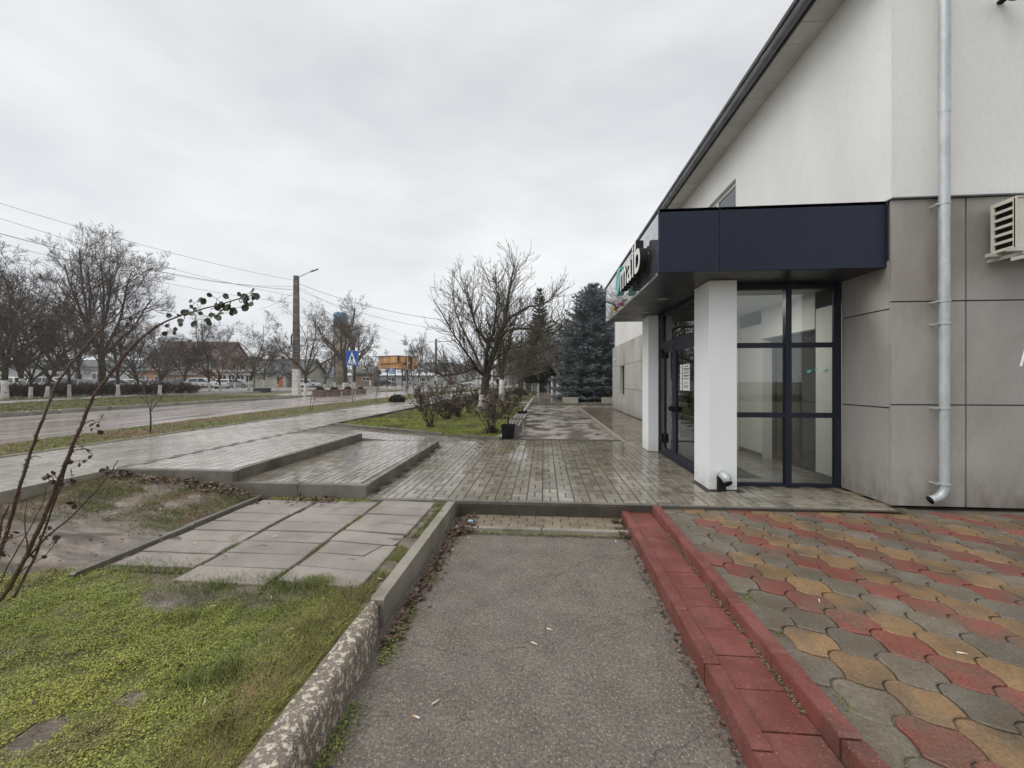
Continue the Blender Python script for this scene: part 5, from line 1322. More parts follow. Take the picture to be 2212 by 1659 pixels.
for i_, q_ in enumerate(([(-20, 1300, 2.3), (30, 1200, 2.3), (70, 1130, 2.25), (95, 1080, 2.25), (100, 1050, 2.2)], [(10, 1270, 2.3), (50, 1230, 2.3), (100, 1200, 2.3), (125, 1160, 2.3)], [(-20, 1220, 2.3), (10, 1170, 2.3), (60, 1150, 2.3)],
        [(100, 1100, 2.2), (118, 1050, 2.2), (112, 1020, 2.2)], [(150, 975, 2.15), (185, 968, 2.15), (200, 985, 2.15)], [(178, 915, 2.1), (200, 908, 2.1), (214, 915, 2.1)], [(60, 990, 2.2), (75, 985, 2.2), (90, 988, 2.2)], [(60, 1190, 2.25), (52, 1130, 2.25), (58, 1080, 2.25)])):
    cane(q_, .0035, .0015, False, 20+i_)
r_ = random.Random(9)
def leaflet(b, p, d, nrm, L, mi=0):
    d = d.normalized(); w = d.cross(nrm).normalized(); n2 = w.cross(d)
    ring = [(0, 0), (.25, .32), (.55, .42), (.82, .30), (1, 0), (.82, -.30), (.55, -.42), (.25, -.32)]
    i = len(b.v); c = p+d*L*.5-n2*L*.06; b.v.append(tuple(c))
    for t, s in ring: q = p+d*L*t+w*L*s+n2*L*.06*abs(s)*2; b.v.append(tuple(q))
    for k in range(8): b.f.append((i, i+1+k, i+1+(k+1) % 8)); b.mi.append(mi)
lb = MB(); db = MB(); st = MB()
def leafcluster(px, py, d, n, L, target, dirs=None, spread=.8):
    p0 = at(px, d, py)-RB0
    for k in range(n):
        a = r_.uniform(0, 6.28); dv = Vector((math.cos(a)*spread, r_.gauss(0, .3), math.sin(a)*spread))
        q = p0+dv*L*.6; st.tube([p0, q], .0012, 3, cap=False)
        leaflet(target, q, dv+Vector((0, 0, -.15)), Vector((r_.gauss(0, .5), -1, r_.gauss(0, .5))), L*r_.uniform(.75, 1.15))
for px, py, n in ((380, 684, 3), (398, 690, 4), (408, 668, 2), (420, 655, 3), (430, 690, 3), (447, 684, 3), (455, 668, 3), (468, 645, 4), (475, 672, 4), (487, 668, 3), (497, 676, 4), (500, 650, 4), (512, 664, 3), (520, 655, 3), (528, 645, 3), (537, 634, 4), (541, 655, 4), (548, 645, 3), (432, 664, 2)):
    leafcluster(px, py, 2.1, n, .036, lb)
for px, py, n in ((368, 712, 5), (216, 910, 3), (205, 925, 2), (176, 968, 3), (172, 994, 3), (186, 997, 2), (120, 1030, 5), (105, 1036, 4), (145, 1042, 5), (155, 1030, 4), (90, 1030, 3), (170, 1085, 4), (100, 1150, 4), (20, 1150, 5), (240, 1015, 4), (248, 1030, 3), (285, 700, 3), (80, 1200, 4), (110, 1175, 4), (10, 1190, 4)):
    leafcluster(px, py, 2.15, n, .030, db)
lb.build('green_leaves', m_roseleaf, rb); db.build('withered_leaves', mat('withered_leaf', (.03, .018, .014), (.07, .04, .03), rand=.4), rb); st.build('leaf_stalks', m_cane, rb)
tag(rb, 'thorny rose bush with long arching canes and dark leaves at the left edge', 'rose bush')

# ------------------------------------------------------------------ benches and bins by the walkway
def bench(y0, y1, label, x0=-1.02, x1=-.66, zt=.30):
    e = empty('bench', ((x0+x1)/2, (y0+y1)/2, -.08)); hx = (x1-x0)/2; hy = (y1-y0)/2; H = zt+.08
    sw = (x1-x0-.03*3)/4
    for k in range(4):
        b = MB(); xa = -hx+k*(sw+.03); b.box(xa, xa+sw, -hy, hy, H-.04, H); b.build('slat', m_bench, e)
    for s in (-1, 1):
        b = MB(); b.box(-hx+.01, hx-.01, s*hy*.9-.045, s*hy*.9+.045, 0, H-.042); b.build('leg', m_benchc, e)
    b = MB(); b.box(-hx+.02, -hx+.06, -hy*.85, hy*.85, H-.09, H-.042); b.box(hx-.06, hx-.02, -hy*.85, hy*.85, H-.09, H-.042); b.build('rail', m_bench, e)
    return tag(e, label, 'bench', 'slatted benches along the walkway')
bench(10.55, 12.05, 'grey slatted bench nearer the plaza'); bench(12.55, 14.3, 'grey slatted bench farther from the plaza', -1.0, -.62)
def bin_(x, y, label, H=.42):
    e = empty('litter_bin', (x, y, -.08)); b = MB(); w0, w1 = .13, .17
    b.quadbox([(-w0, -w0, 0), (w0, -w0, 0), (w0, w0, 0), (-w0, w0, 0), (-w1, -w1, H-.02), (w1, -w1, H-.02), (w1, w1, H-.02), (-w1, w1, H-.02)]); b.build('body', m_black, e)
    b = MB(); 
    for s in (-1, 1): b.box(-w1-.008, w1+.008, s*w1-.008, s*w1+.008, H-.02, H+.01); b.box(s*w1-.008, s*w1+.008, -w1+.008, w1-.008, H-.02, H+.01)
    b.build('rim', m_black, e); b = MB(); b.box(-.02, .02, -.008, .008, H, H+.22); b.tube([(0, -w1-.012, H-.12), (0, -w1+.01, H-.12)], .012, 8); b.box(-.005, .005, -w1-.006, -w1+.03, .02, H-.14); b.build('post', m_metal if False else m_black, e)
    return tag(e, label, 'litter bin', 'black bins beside the benches')
bin_(-.93, 10.25, 'black square litter bin at the near end of the benches'); bin_(-.80, 14.75, 'black square litter bin at the far end of the benches')
# far green benches
def park_bench(x, y, label):
    e = empty('park_bench', (x, y, .08), R(90))
    for k in range(3): b = MB(); b.box(-.75, .75, -.2+k*.14, -.09+k*.14, .42, .45); b.build('slat', m_dkgreen, e)
    for k in range(3): b = MB(); b.box(-.75, .75, .25+k*.02, .27+k*.02, .55+k*.13, .65+k*.13); b.build('back_slat', m_dkgreen, e)
    for s in (-.65, .65): b = MB(); b.tube([(s, -.2, 0), (s, -.18, .42), (s, .2, .42), (s, .3, .95)], .02, 6); b.tube([(s, .2, .42), (s, .28, 0)], .02, 6); b.build('leg', m_dkgreen, e)
    return tag(e, label, 'bench', 'green park benches in the distance')
park_bench(-1.15, 33.5, 'dark green park bench at the left of the far walkway, nearer'); park_bench(-1.15, 36.3, 'dark green park bench at the left of the far walkway, farther')
b = MB(); b.lathe([(.16, 0), (.2, .6), (.21, .62)], 12); o = b.build('green_bin', m_green, loc=(-2.1, 37.5, .1), smooth=True); tag(o, 'small green bin left of the far benches', 'litter bin')
b = MB(); b.box(-.6, .6, -.5, .5, 0, .12); o = b.build('stone_slab', m_kerb, loc=(.35, 35.5, .085)); tag(o, 'low grey slab on the far walkway by the benches', 'slab')
b = MB(); b.tube([(0, 0, 0), (0, 0, 1.9)], [.11, .10], 10); o = b.build('white_post', m_wash, loc=at(1192, 46, z=.1)); tag(o, 'lone white post at the end of the walkway', 'post')
b = MB(); b.box(-.5, .5, -.3, .3, 0, 1.3); b.box(-.55, .55, -.35, .35, 1.3, 1.4); o = b.build('white_pillar', m_wash, loc=at(1162, 52, z=.1)); tag(o, 'white low pillar at the end of the far walkway', 'pillar')
# planter boxes on the step
def trough(x, y, z, w, h, d, label, n=3):
    e = empty('planter_box', (x, y, z)); t = .05
    b = MB(); b.box(-w/2, w/2, -d/2, -d/2+t, 0, h); b.box(-w/2, w/2, d/2-t, d/2, 0, h); b.box(-w/2, -w/2+t, -d/2+t, d/2-t, 0, h); b.box(w/2-t, w/2, -d/2+t, d/2-t, 0, h); b.build('box', m_boxc, e)
    b = MB(); b.box(-w/2-.02, w/2+.02, -d/2-.02, d/2+.02, h, h+.03); 
    for k in range(1, n): b.box(-w/2+.04, w/2-.04, -d/2-.012, -d/2, h*k/n-.008, h*k/n+.008)
    b.build('rim', m_boxc, e); b = MB(); b.box(-w/2+t, w/2-t, -d/2+t, d/2-t, .02, h-.02); b.build('earth', m_soil, e)
    return tag(e, label, 'planter', 'long pale planters before the spruces')
trough(1.67, 25.45, .083, .95, .29, .4, 'pale stone trough on the step left of the shop wall'); trough(4.15, 25.45, .083, .95, .29, .4, 'pale stone trough half hidden by the shop wall corner')
# brown flower boxes by the road
lbs = ['leftmost', 'second from the left', 'third from the left', 'rightmost']
for i, (px, py) in enumerate(((691, 857), (722, 855.5), (752, 853.5), (779, 851.5))):
    q = on(px, py, .28); e = empty('flower_box', q, rz=YAW); sc_ = [1, .98, .96, .9][i]; e.scale = (sc_,)*3
    def octa(w, d, z): c = .12; return [(-w+c, -d, z), (w-c, -d, z), (w, -d+c, z), (w, d-c, z), (w-c, d, z), (-w+c, d, z), (-w, d-c, z), (-w, -d+c, z)]
    b = MB(); rings = [octa(.44, .34, 0), octa(.46, .36, .40), octa(.49, .39, .41), octa(.49, .39, .52), octa(.42, .32, .52), octa(.40, .30, .42)]
    for r0 in rings: b.v += r0
    for r0 in range(5):
        for k in range(8): k2 = (k+1) % 8; b.f.append((r0*8+k, r0*8+k2, r0*8+8+k2, r0*8+8+k)); b.mi.append(0)
    b.f.append(tuple(40+k for k in range(8))); b.mi.append(0); b.build('box', m_boxr, e)
    P = []
    for k in range(700):
        v = Vector((r_.gauss(0, 1), r_.gauss(0, 1), abs(r_.gauss(0, 1)))).normalized()*r_.uniform(.2, .3); P.append(Vector((v.x, v.y, .46+v.z*.85)))
    np_mesh('plant', scatter_tris(P, .09, r_, asp=.3), 4, m_deadbrown, e)
    tag(e, 'brown flower box with dark cushion plant, '+lbs[i]+' of four', 'flower box', 'flower boxes at the roadside')
e = empty('stone_trough', at(566, 41, z=.3), rz=YAW); b = MB(); b.box(-.75, .75, -.3, .3, 0, .36); b.build('box', mat('dark_stone', (.05, .05, .05)), e); b = MB(); b.box(-.78, .78, -.33, .33, .36, .42); b.build('rim', m_roof, e)
tag(e, 'dark long trough on the grass beyond the far path', 'trough')

# ------------------------------------------------------------------ poles, wires, signs
def concrete_pole(px, d, h, label, arm=True, armdir=(1, 0), bands=True, r0=.24, r1=.16, wash=2.1, z=.35):
    p = at(px, d, z=z); e = empty('lamp_post', p, rz=YAW)
    def w(t): return r0+(r1-r0)*t
    b = MB(); b.quadbox([(-w(0), -w(0), 0), (w(0), -w(0), 0), (w(0), w(0), 0), (-w(0), w(0), 0), (-w(1), -w(1), h), (w(1), -w(1), h), (w(1), w(1), h), (-w(1), w(1), h)]); b.build('post', m_conc, e)
    if wash:
        t = wash/h; k = .008; b = MB(); b.quadbox([(-w(0)-k, -w(0)-k, 0), (w(0)+k, -w(0)-k, 0), (w(0)+k, w(0)+k, 0), (-w(0)-k, w(0)+k, 0), (-w(t)-k, -w(t)-k, wash), (w(t)+k, -w(t)-k, wash), (w(t)+k, w(t)+k, wash), (-w(t)-k, w(t)+k, wash)]); b.build('painted_base', m_wash, e)
    if bands:
        for z_ in (3.0, 3.55, 4.0, 4.6, 5.3, 5.9, 6.6, 7.4, 8.0, 8.15, 9.2):
            t = z_/h; k = .01; a = w(t)+k; b = MB(); b.box(-a, a, -a, a, z_, z_+.04); b.build('band', m_black if z_ in (5.3, 5.9) else m_metal, e)
        b = MB(); b.tube([(-.28, .0, 4.0), (-.42, 0, 4.3), (-.40, 0, 4.9), (-.26, 0, 5.05)], .06, 8); b.build('cable_loop', m_wire, e)
    if arm:
        L = 1.35
        b = MB(); b.tube([(w(1), 0, h-.12), (L*.9, 0, h+.38)], .035, 8); b.build('arm', m_metal, e)
        b = MB(); b.quadbox([(L*.88, -.13, h+.32), (L*.88, .13, h+.32), (L*.88+.62, .13, h+.55), (L*.88+.62, -.13, h+.55), (L*.88, -.1, h+.42), (L*.88, .1, h+.42), (L*.88+.62, .1, h+.62), (L*.88+.62, -.1, h+.62)]); b.build('lamp_head', m_metal, e)
    return tag(e, label, 'lamp post', 'concrete lamp posts along the road')
concrete_pole(640, 33, 9.9, 'tall concrete lamp post with whitewashed base at the far roadside, nearest')
concrete_pole(942, 81, 9.7, 'distant concrete lamp post with white base right of the bus shelter', bands=False)
b_ = concrete_pole(1029, 100, 9.7, 'farthest concrete post with white base, beside the leaning tree trunk', arm=False, bands=False)
p = at(1063, 68, z=.3); e = empty('white_lamp_post', p); b = MB(); b.tube([(0, 0, 0), (0, 0, 3.3)], [.16, .12], 10); b.lathe([(.5, 0), (.4, .25), (.2, .4)], 12); b.build('post', m_white, e)
b = MB(); b.tube([(-.7, 0, 3.0), (.7, 0, 3.0)], .06, 6); b.build('crossbar', m_white, e); tag(e, 'white lamp post between the two bed trees', 'lamp post')
p = at(723, 56, z=.3); e = empty('utility_pole', p); b = MB(); b.tube([(0, 0, 0), (0, 0, 6.6)], [.12, .08], 8); b.tube([(.05, 0, 5.6), (2.55, 0, 0)], [.07, .10], 8); b.build('pole', m_conc, e); b = MB(); b.tube([(0, 0, 0), (0, 0, 1.0)], [.14, .14], 8); b.tube([(2.2, 0, .75), (2.58, 0, -.02)], [.10, .12], 8); b.build('painted_base', m_wash, e)
tag(e, 'grey braced utility pole left of the water tower', 'utility pole')
def wire(a, c, sag, label, r=.010, n=24):
    a, c = Vector(a), Vector(c); pts = [a.lerp(c, i/n)-Vector((0, 0, 4*sag*(i/n)*(1-i/n))) for i in range(n+1)]
    e0 = pts[0]; b = MB(); b.tube([q-e0 for q in pts], r, 5); return tag(b.build('overhead_wire', m_wire, loc=e0), label, 'wire', 'overhead wires')
P1 = at(640, 33)
def atp(px, py, d): return at(px, d, py)
wire(atp(-60, 420, 20), atp(637, 606, 33), .35, 'highest overhead wire running from the left frame edge to the lamp post')
wire(atp(-60, 452, 22), atp(637, 640, 33), .4, 'second overhead wire from the left frame edge to the lamp post')
wire(atp(-60, 488, 19), atp(637, 626, 33), .55, 'thick third overhead wire from the left frame edge to the lamp post', r=.015)
wire(atp(-60, 508, 23), atp(637, 655, 33), .5, 'fourth overhead wire from the left, crossing the great bare tree')
wire(atp(380, 596, 40), atp(637, 619, 33), .25, 'faint wire reaching the lamp post from the park side')
wire(atp(643, 612, 33), (4.15, 23.9, 4.9), 1.3, 'upper cable crossing from the lamp post to the shop building', r=.014)
wire(atp(643, 620, 33), atp(942, 740, 81), .9, 'cable from the lamp post to the far post')
wire(atp(643, 626, 33), (4.15, 23.9, 4.5), 1.5, 'lower cable crossing from the lamp post to the shop building')
wire(atp(643, 640, 33), atp(942, 752, 81), 1.3, 'lower cable from the lamp post to the far post')
wire(atp(560, 668, 48), atp(637, 631, 33), .2, 'short wire sloping down left from the lamp post')
# pedestrian crossing sign
q = on(760.4, 873.7, .315); e = empty('crossing_sign', q, rz=YAW); b = MB(); b.tube([(0, .03, 0), (0, .03, 2.45)], .028, 10); b.build('post', m_metal, e)
b = MB(); b.box(-.30, .30, -.012, 0, 1.93, 2.66); b.build('panel', m_blue, e)
b = MB(); b.box(-.305, .305, -.004, .006, 1.925, 2.665); b.build('panel_edge', m_signw, e)
def flat(pts, y, m, name, parent):
    b = MB(); n = len(pts)
    for yy in (y, y+.003):
        for x, z in pts: b.v.append((x, yy, z))
    b.f.append(tuple(range(n))); b.f.append(tuple(reversed(range(n, 2*n)))); b.mi += [0, 0]
    for i in range(n): j = (i+1) % n; b.f.append((i, j, n+j, n+i)); b.mi.append(0)
    return fixn(b.build(name, m, parent))
flat([(-.23, 1.99), (.23, 1.99), (0, 2.61)], -.0165, m_signw, 'triangle', e)
fig = [[(.0+.032*math.cos(a), 2.40+.032*math.sin(a)) for a in [k*math.pi/5 for k in range(10)]],
       [(-.035, 2.36), (.035, 2.36), (.03, 2.2), (-.03, 2.2)], [(-.035, 2.35), (-.075, 2.24), (-.055, 2.23), (-.02, 2.32)], [(.035, 2.35), (.085, 2.26), (.07, 2.24), (.02, 2.31)],
       [(-.03, 2.2), (.005, 2.2), (-.06, 2.02), (-.095, 2.02)], [(0, 2.2), (.03, 2.2), (.095, 2.03), (.06, 2.02)]]
for f_ in fig: flat(f_, -.020, m_signk, 'walking_figure', e)
for x in (-.17, -.06, .06, .16): flat([(x-.025+(-.0), 2.0), (x+.02, 2.0), (x*.86+.02, 2.075), (x*.86-.018, 2.075)], -.0195, m_signk, 'stripe', e)
tag(e, 'blue square pedestrian crossing sign with white triangle on a thin post', 'road sign')
# bus stop sign with A
q = at(845.5, 53, z=.4); e = empty('bus_stop_sign', q, rz=YAW); b = MB(); b.tube([(0, .03, 0), (0, .03, 2.35)], .035, 8); b.build('post', m_metal, e)
b = MB(); b.box(-.38, .38, -.012, 0, 2.0, 2.78); b.build('panel', m_blue, e)
b = MB(); n = 28
for i in range(n):
    a0, a1 = 2*math.pi*i/n, 2*math.pi*(i+1)/n
    for r0, r1 in ((.27, .335),):
        b.quad((r0*math.cos(a0), -.016, 2.39+r0*math.sin(a0)), (r1*math.cos(a0), -.016, 2.39+r1*math.sin(a0)), (r1*math.cos(a1), -.016, 2.39+r1*math.sin(a1)), (r0*math.cos(a1), -.016, 2.39+r0*math.sin(a1)))
b.build('ring', m_signw, e)
for f_ in ([(-.17, 2.19), (-.08, 2.19), (.02, 2.62), (-.045, 2.62)], [(.17, 2.19), (.08, 2.19), (-.02, 2.62), (.045, 2.62)], [(-.10, 2.29), (.10, 2.29), (.08, 2.355), (-.08, 2.355)]): flat(f_, -.018, m_signw, 'letter', e)
tag(e, 'blue sign with a white ringed letter A before the bus shelter', 'road sign')
q = at(1121, 75, z=.2); e = empty('small_blue_sign', q, rz=YAW); b = MB(); b.tube([(0, .02, 0), (0, .02, 2.6)], .04, 6); b.build('post', m_metal, e); b = MB(); b.lathe([(.0, 0), (.32, 0), (.32, .02), (0, .02)], 16); o = b.build('disc', m_blue, e); o.rotation_euler.x = R(90); o.location = (0, 0, 2.5); tag(e, 'small round blue sign far down the road', 'road sign')
# bus shelter of orange timber on posts
bs = empty('bus_shelter', at(858, 66, z=.41), rz=YAW)
S0 = bs.location.copy()
def sl_(px, py, dd=0):     # point in shelter frame
    w = at(px, 66+dd, py)-S0; return Vector((cY*w.x+sY*w.y, -sY*w.x+cY*w.y, w.z))
A0 = sl_(817, 773, 1.5); A1 = sl_(861, 768, -1.0); A2 = sl_(902, 777, 3.0)
zt0, zb = A1.z, sl_(861, 796, -1).z
def face(a, c, x0, x1, z0, z1, off, n):
    """vertical boards between fractions x0..x1 of edge a-c"""
    d = (c-a); d.z = 0; nrm = Vector((d.y, -d.x, 0)).normalized()
    for i in range(n):
        s0 = x0+(x1-x0)*i/n; s1 = x0+(x1-x0)*(i+1)/n-.004; p0 = a+d*s0; p1 = a+d*s1
        b = MB(); q = [(p0.x, p0.y), (p1.x, p1.y), (p1.x-nrm.x*.08, p1.y-nrm.y*.08), (p0.x-nrm.x*.08, p0.y-nrm.y*.08)]; q = [(x+nrm.x*off, y+nrm.y*off) for x, y in q]
        b.quadbox([(*v, z0) for v in q]+[(*v, z1) for v in q]); fixn(b.build('board', m_woodp, bs))
Zt, Zb = zt0-.1, zb; H2 = Zt-Zb
face(A0, A1, 0, 1, Zb, Zb+H2*.45, 0, 7); face(A0, A1, .1, 1.0, Zb+H2*.45, Zt, .25, 8)
face(A1, A2, 0, .32, Zb+H2*.5, Zt, .25, 4); face(A1, A2, 0, .25, Zb, Zb+H2*.5, 0, 3); face(A1, A2, .25, .36, Zb, Zb+H2*.3, .1, 1); face(A1, A2, .36, .42, Zb-.1, Zt, .3, 1); face(A1, A2, .42, .66, Zb, Zt, -.3, 3); face(A1, A2, .42, .55, Zb+H2*.4, Zb+H2*.62, .1, 1)
face(A1, A2, .66, .71, Zb-.1, Zt, .3, 1); face(A1, A2, .71, 1.0, Zb+H2*.3, Zt, .1, 4)
B0 = A0+(A2-A1); bk = MB(); bk.quadbox([(A0.x, A0.y+.15, Zb+.02), (A1.x, A1.y+.2, Zb+.02), (A2.x, A2.y+.2, Zb+.02), (B0.x, B0.y, Zb+.02), (A0.x, A0.y+.15, Zt), (A1.x, A1.y+.2, Zt), (A2.x, A2.y+.2, Zt), (B0.x, B0.y, Zt)]); fixn(bk.build('core', mat('shelter_underside', (.10, .085, .06)), bs))
bk = MB(); bk.quadbox([(A0.x-.9, A0.y, Zt), (A1.x, A1.y-.3, Zt), (A2.x+.3, A2.y-.1, Zt), (B0.x, B0.y, Zt), (A0.x-.9, A0.y, Zt+.12), (A1.x, A1.y-.3, Zt+.12), (A2.x+.3, A2.y-.1, Zt+.12), (B0.x, B0.y, Zt+.12)]); fixn(bk.build('roof', m_roof, bs))
for px, dd in ((836.5, 2), (853.6, 0), (869, 2), (880, 4)):
    q = sl_(px, 836, dd); b = MB(); b.tube([(q.x, q.y, 0), (q.x, q.y, Zb+.1)], .10, 8); b.build('post', m_roof, bs)
q = sl_(864, 830, 3); b = MB(); b.box(q.x-1.6, q.x+1.8, q.y-.2, q.y+.2, .42, .5); b.build('seat', m_metal, bs)
tag(bs, 'raised orange timber box of a bus shelter on thin dark posts', 'bus shelter')

# ------------------------------------------------------------------ water tower and buildings
wt = empty('water_tower', at(735, 120, z=.25)); b = MB()
b.lathe([(2.0, 0), (1.95, 6), (1.85, 17.2)], 24); b.build('shaft', mat('tower_concrete', (.24, .215, .165), (.33, .30, .24), sc1=.5, stretch=(1, 1, 3), rough=(.8, .9), bump=.4, bsc=4), wt, smooth=True)
b = MB(); b.lathe([(1.9, 0), (2.5, .3), (2.5, .7), (1.9, .75)], 24, (0, 0, 17.2)); b.build('ledge', m_conc, wt)
b = MB(); b.lathe([(1.85, 0), (1.9, 3.4), (1.6, 3.9), (.1, 4.1)], 24, (0, 0, 17.95)); b.build('tank', mat('blue_tank', (.10, .24, .36), (.15, .31, .42), sc1=.8), wt, smooth=True)
tag(wt, 'tall round concrete water tower with a blue tank behind the trees', 'water tower')
def house(name, px, d, w, dep, wh, rh, wm, rm, label, wins, roof_dir='x', rz=0, z=.25, doors=(), over=.4, cat='house'):
    """gable house facing the camera; wins: (x, z0, w, h) on the front wall"""
    e = empty(name, at(px, d, z=z), rz=YAW+rz); hx, hy = w/2, dep/2
    b = MB(); b.box(-hx, hx, -hy, hy, 0, wh)
    if roof_dir == 'y' and rh > 0:
        for y in (-hy, hy): b.tri((-hx, y, wh), (hx, y, wh), (0, y, wh+rh))
    elif rh > 0:
        for x in (-hx, hx): b.tri((x, -hy, wh), (x, hy, wh), (x, 0, wh+rh))
    b.build('wall', wm, e)
    b = MB(); t = .15
    if rh <= 0: b.box(-hx-over, hx+over, -hy-over, hy+over, wh, wh+.25)
    elif roof_dir == 'y':
        k = rh/hx
        for s in (-1, 1): b.quadbox([(0, -hy-over, wh+rh), (s*(hx+over), -hy-over, wh-over*k), (s*(hx+over), hy+over, wh-over*k), (0, hy+over, wh+rh), (0, -hy-over, wh+rh+t), (s*(hx+over), -hy-over, wh-over*k+t), (s*(hx+over), hy+over, wh-over*k+t), (0, hy+over, wh+rh+t)])
    else:
        k = rh/hy
        for s in (-1, 1): b.quadbox([(-hx-over, 0, wh+rh), (-hx-over, s*(hy+over), wh-over*k), (hx+over, s*(hy+over), wh-over*k), (hx+over, 0, wh+rh), (-hx-over, 0, wh+rh+t), (-hx-over, s*(hy+over), wh-over*k+t), (hx+over, s*(hy+over), wh-over*k+t), (hx+over, 0, wh+rh+t)])
    r0 = fixn(b.build('roof', rm, e))
    if rh > 1.0: b = MB(); b.box(-hx*.4-.25, -hx*.4+.25, .3, .8, wh+rh*.5, wh+rh+.6); b.build('chimney', m_conc, r0)
    for x, z0, ww, hh in wins:
        b = MB(); f = .07
        b.box(x-ww/2, x+ww/2, -hy-.03, -hy, z0, z0+f); b.box(x-ww/2, x+ww/2, -hy-.03, -hy, z0+hh-f, z0+hh)
        for xx in (x-ww/2, x-f/2, x+ww/2-f): b.box(xx, xx+f, -hy-.03, -hy, z0+f, z0+hh-f)
        wo_ = b.build('window', m_white, e); b = MB(); b.box(x-ww/2+.03, x+ww/2-.03, -hy-.015, -hy+.01, z0+f, z0+hh-f); b.build('pane', m_glassd, wo_)
    for x, ww, hh, dm in doors: b = MB(); b.box(x-ww/2, x+ww/2, -hy-.04, -hy, 0, hh); dd = b.build('door', dm, e); b = MB(); b.box(x+ww*.3, x+ww*.36, -hy-.08, -hy-.04, 1, 1.1); b.build('handle', m_metal, dd)
    return tag(e, label, cat)
w_pink = wallm('pink_wall', (.34, .235, .20)); w_or = wallm('orange_wall', (.42, .25, .155)); w_pale = wallm('pale_wall', (.40, .39, .34)); w_grey = wallm('grey_wall', (.32, .33, .34)); w_yel = wallm('yellow_wall', (.38, .36, .22)); w_dk = wallm('brown_wall', (.20, .15, .12))
r_br = mat('brown_roof', (.085, .06, .05), (.12, .09, .075), sc1=.5); r_gr = mat('slate_roof', (.075, .085, .085), (.11, .12, .12), sc1=.4); r_lt = mat('light_roof', (.50, .52, .54), (.58, .6, .62)); red_m = mat('red_panel', (.22, .06, .055)); door_m = mat('orange_door', (.40, .12, .04))
house('town_house', 436, 82, 13.5, 9, 5.6, 3.6, w_pink, r_br, 'two-storey pink house with brown gable roof behind the park trees', [(-5, 3.6, 1.4, 1.5), (-1.6, 3.6, 1.4, 1.5), (2, 3.6, 1.4, 1.5), (5, 3.6, 1.4, 1.5), (-3, .9, 1.4, 1.5), (3, .9, 1.6, 1.5)], 'x', rz=.1)
house('orange_kiosk', 345, 66, 5.5, 4, 2.6, 0, w_or, m_roof, 'low orange kiosk left of the pink house', [(-1, 1, 1, 1), (1.4, 1, 1, 1)], cat='kiosk')
house('orange_kiosk', 412, 64, 4.2, 3.5, 2.2, .7, w_or, m_roof, 'small orange kiosk with a dark awning before the pink house', [(0, .9, 1.6, .8)], cat='kiosk', over=.5)
house('shop', 529, 74, 6.5, 5, 2.9, 0, w_pale, r_lt, 'pale flat-roofed shop with tall dark windows behind the trees', [(-2.3, .3, 1.3, 2), (-.7, .3, 1.3, 2), (.9, .3, 1.3, 2), (2.4, .3, 1.1, 2)], cat='shop')
house('shop_storey', 522, 84, 6.5, 5, 5.6, .6, w_yel, r_br, 'yellowish upper storey rising behind the pale shop', [(-2, 3.6, 1.2, 1.3), (0, 3.6, 1.2, 1.3), (2, 3.6, 1.2, 1.3)], cat='building')
house('village_house', 628, 75, 9.0, 7, 2.9, 2.3, w_pale, r_gr, 'village house with dark slate roof and orange door behind the lamp post', [(.6, 1, 1.3, 1.3), (3.0, 1, 1.3, 1.3)], 'x', over=.6)
house('porch', 606, 70.6, 2.6, 1.4, 2.1, .8, w_pale, r_gr, 'small gabled porch in front of the slate-roofed house', [], 'y', doors=((.3, 1.0, 1.9, door_m),), cat='porch')
house('container', 566, 76, 3.0, 2.5, 1.9, 0, w_dk, m_roof, 'dark container between the shop and the slate-roofed house', [], over=.05, cat='container')
house('cottage', 792, 92, 4.5, 5, 2.9, .9, w_dk, r_gr, 'low brown outbuilding right of the water tower', [(.8, 1.2, 1.6, .8)])
house('blue_cottage', 710, 125, 7, 6, 2.5, 2.5, w_grey, mat('bluegrey_roof', (.16, .19, .23)), 'distant cottage with blue-grey roof left of the water tower', [(-1.5, 1, 1.2, 1)])
house('long_shed', 862, 108, 26, 8, 2.6, .7, w_grey, r_lt, 'long low shed with a white roof behind the bus shelter', [(-9, 1, 2, 1), (-5, 1, 2, 1), (-1, 1, 2, 1), (3, 1, 2, 1), (7, 1, 2, 1)], cat='shed')
house('warehouse', 1005, 118, 12, 8, 5.5, 0, w_grey, m_roof, 'grey warehouse with a red end panel far down the road', [(2, 3.6, 3, 1)], doors=((-4.2, 1.6, 4.2, red_m),), cat='warehouse', over=.1)
house('grey_hall', 955, 126, 9, 8, 6.5, 0, wallm('bluegrey_wall', (.24, .27, .28)), m_roof, 'blue-grey hall left of the warehouse', [(0, 4, 2.5, 1)], cat='hall', over=.1)
house('long_building', 215, 92, 34, 9, 4.3, 1.6, w_grey, r_gr, 'long grey building behind the parked cars at the left', [(-12+i*4, 1.4, 2, 1.5) for i in range(7)], cat='building')
house('long_building', 20, 96, 26, 9, 4.6, 0, w_pale, r_gr, 'pale flat building at the far left behind the trees', [(-8+i*4, 1.4, 2, 1.5) for i in range(5)], cat='building')

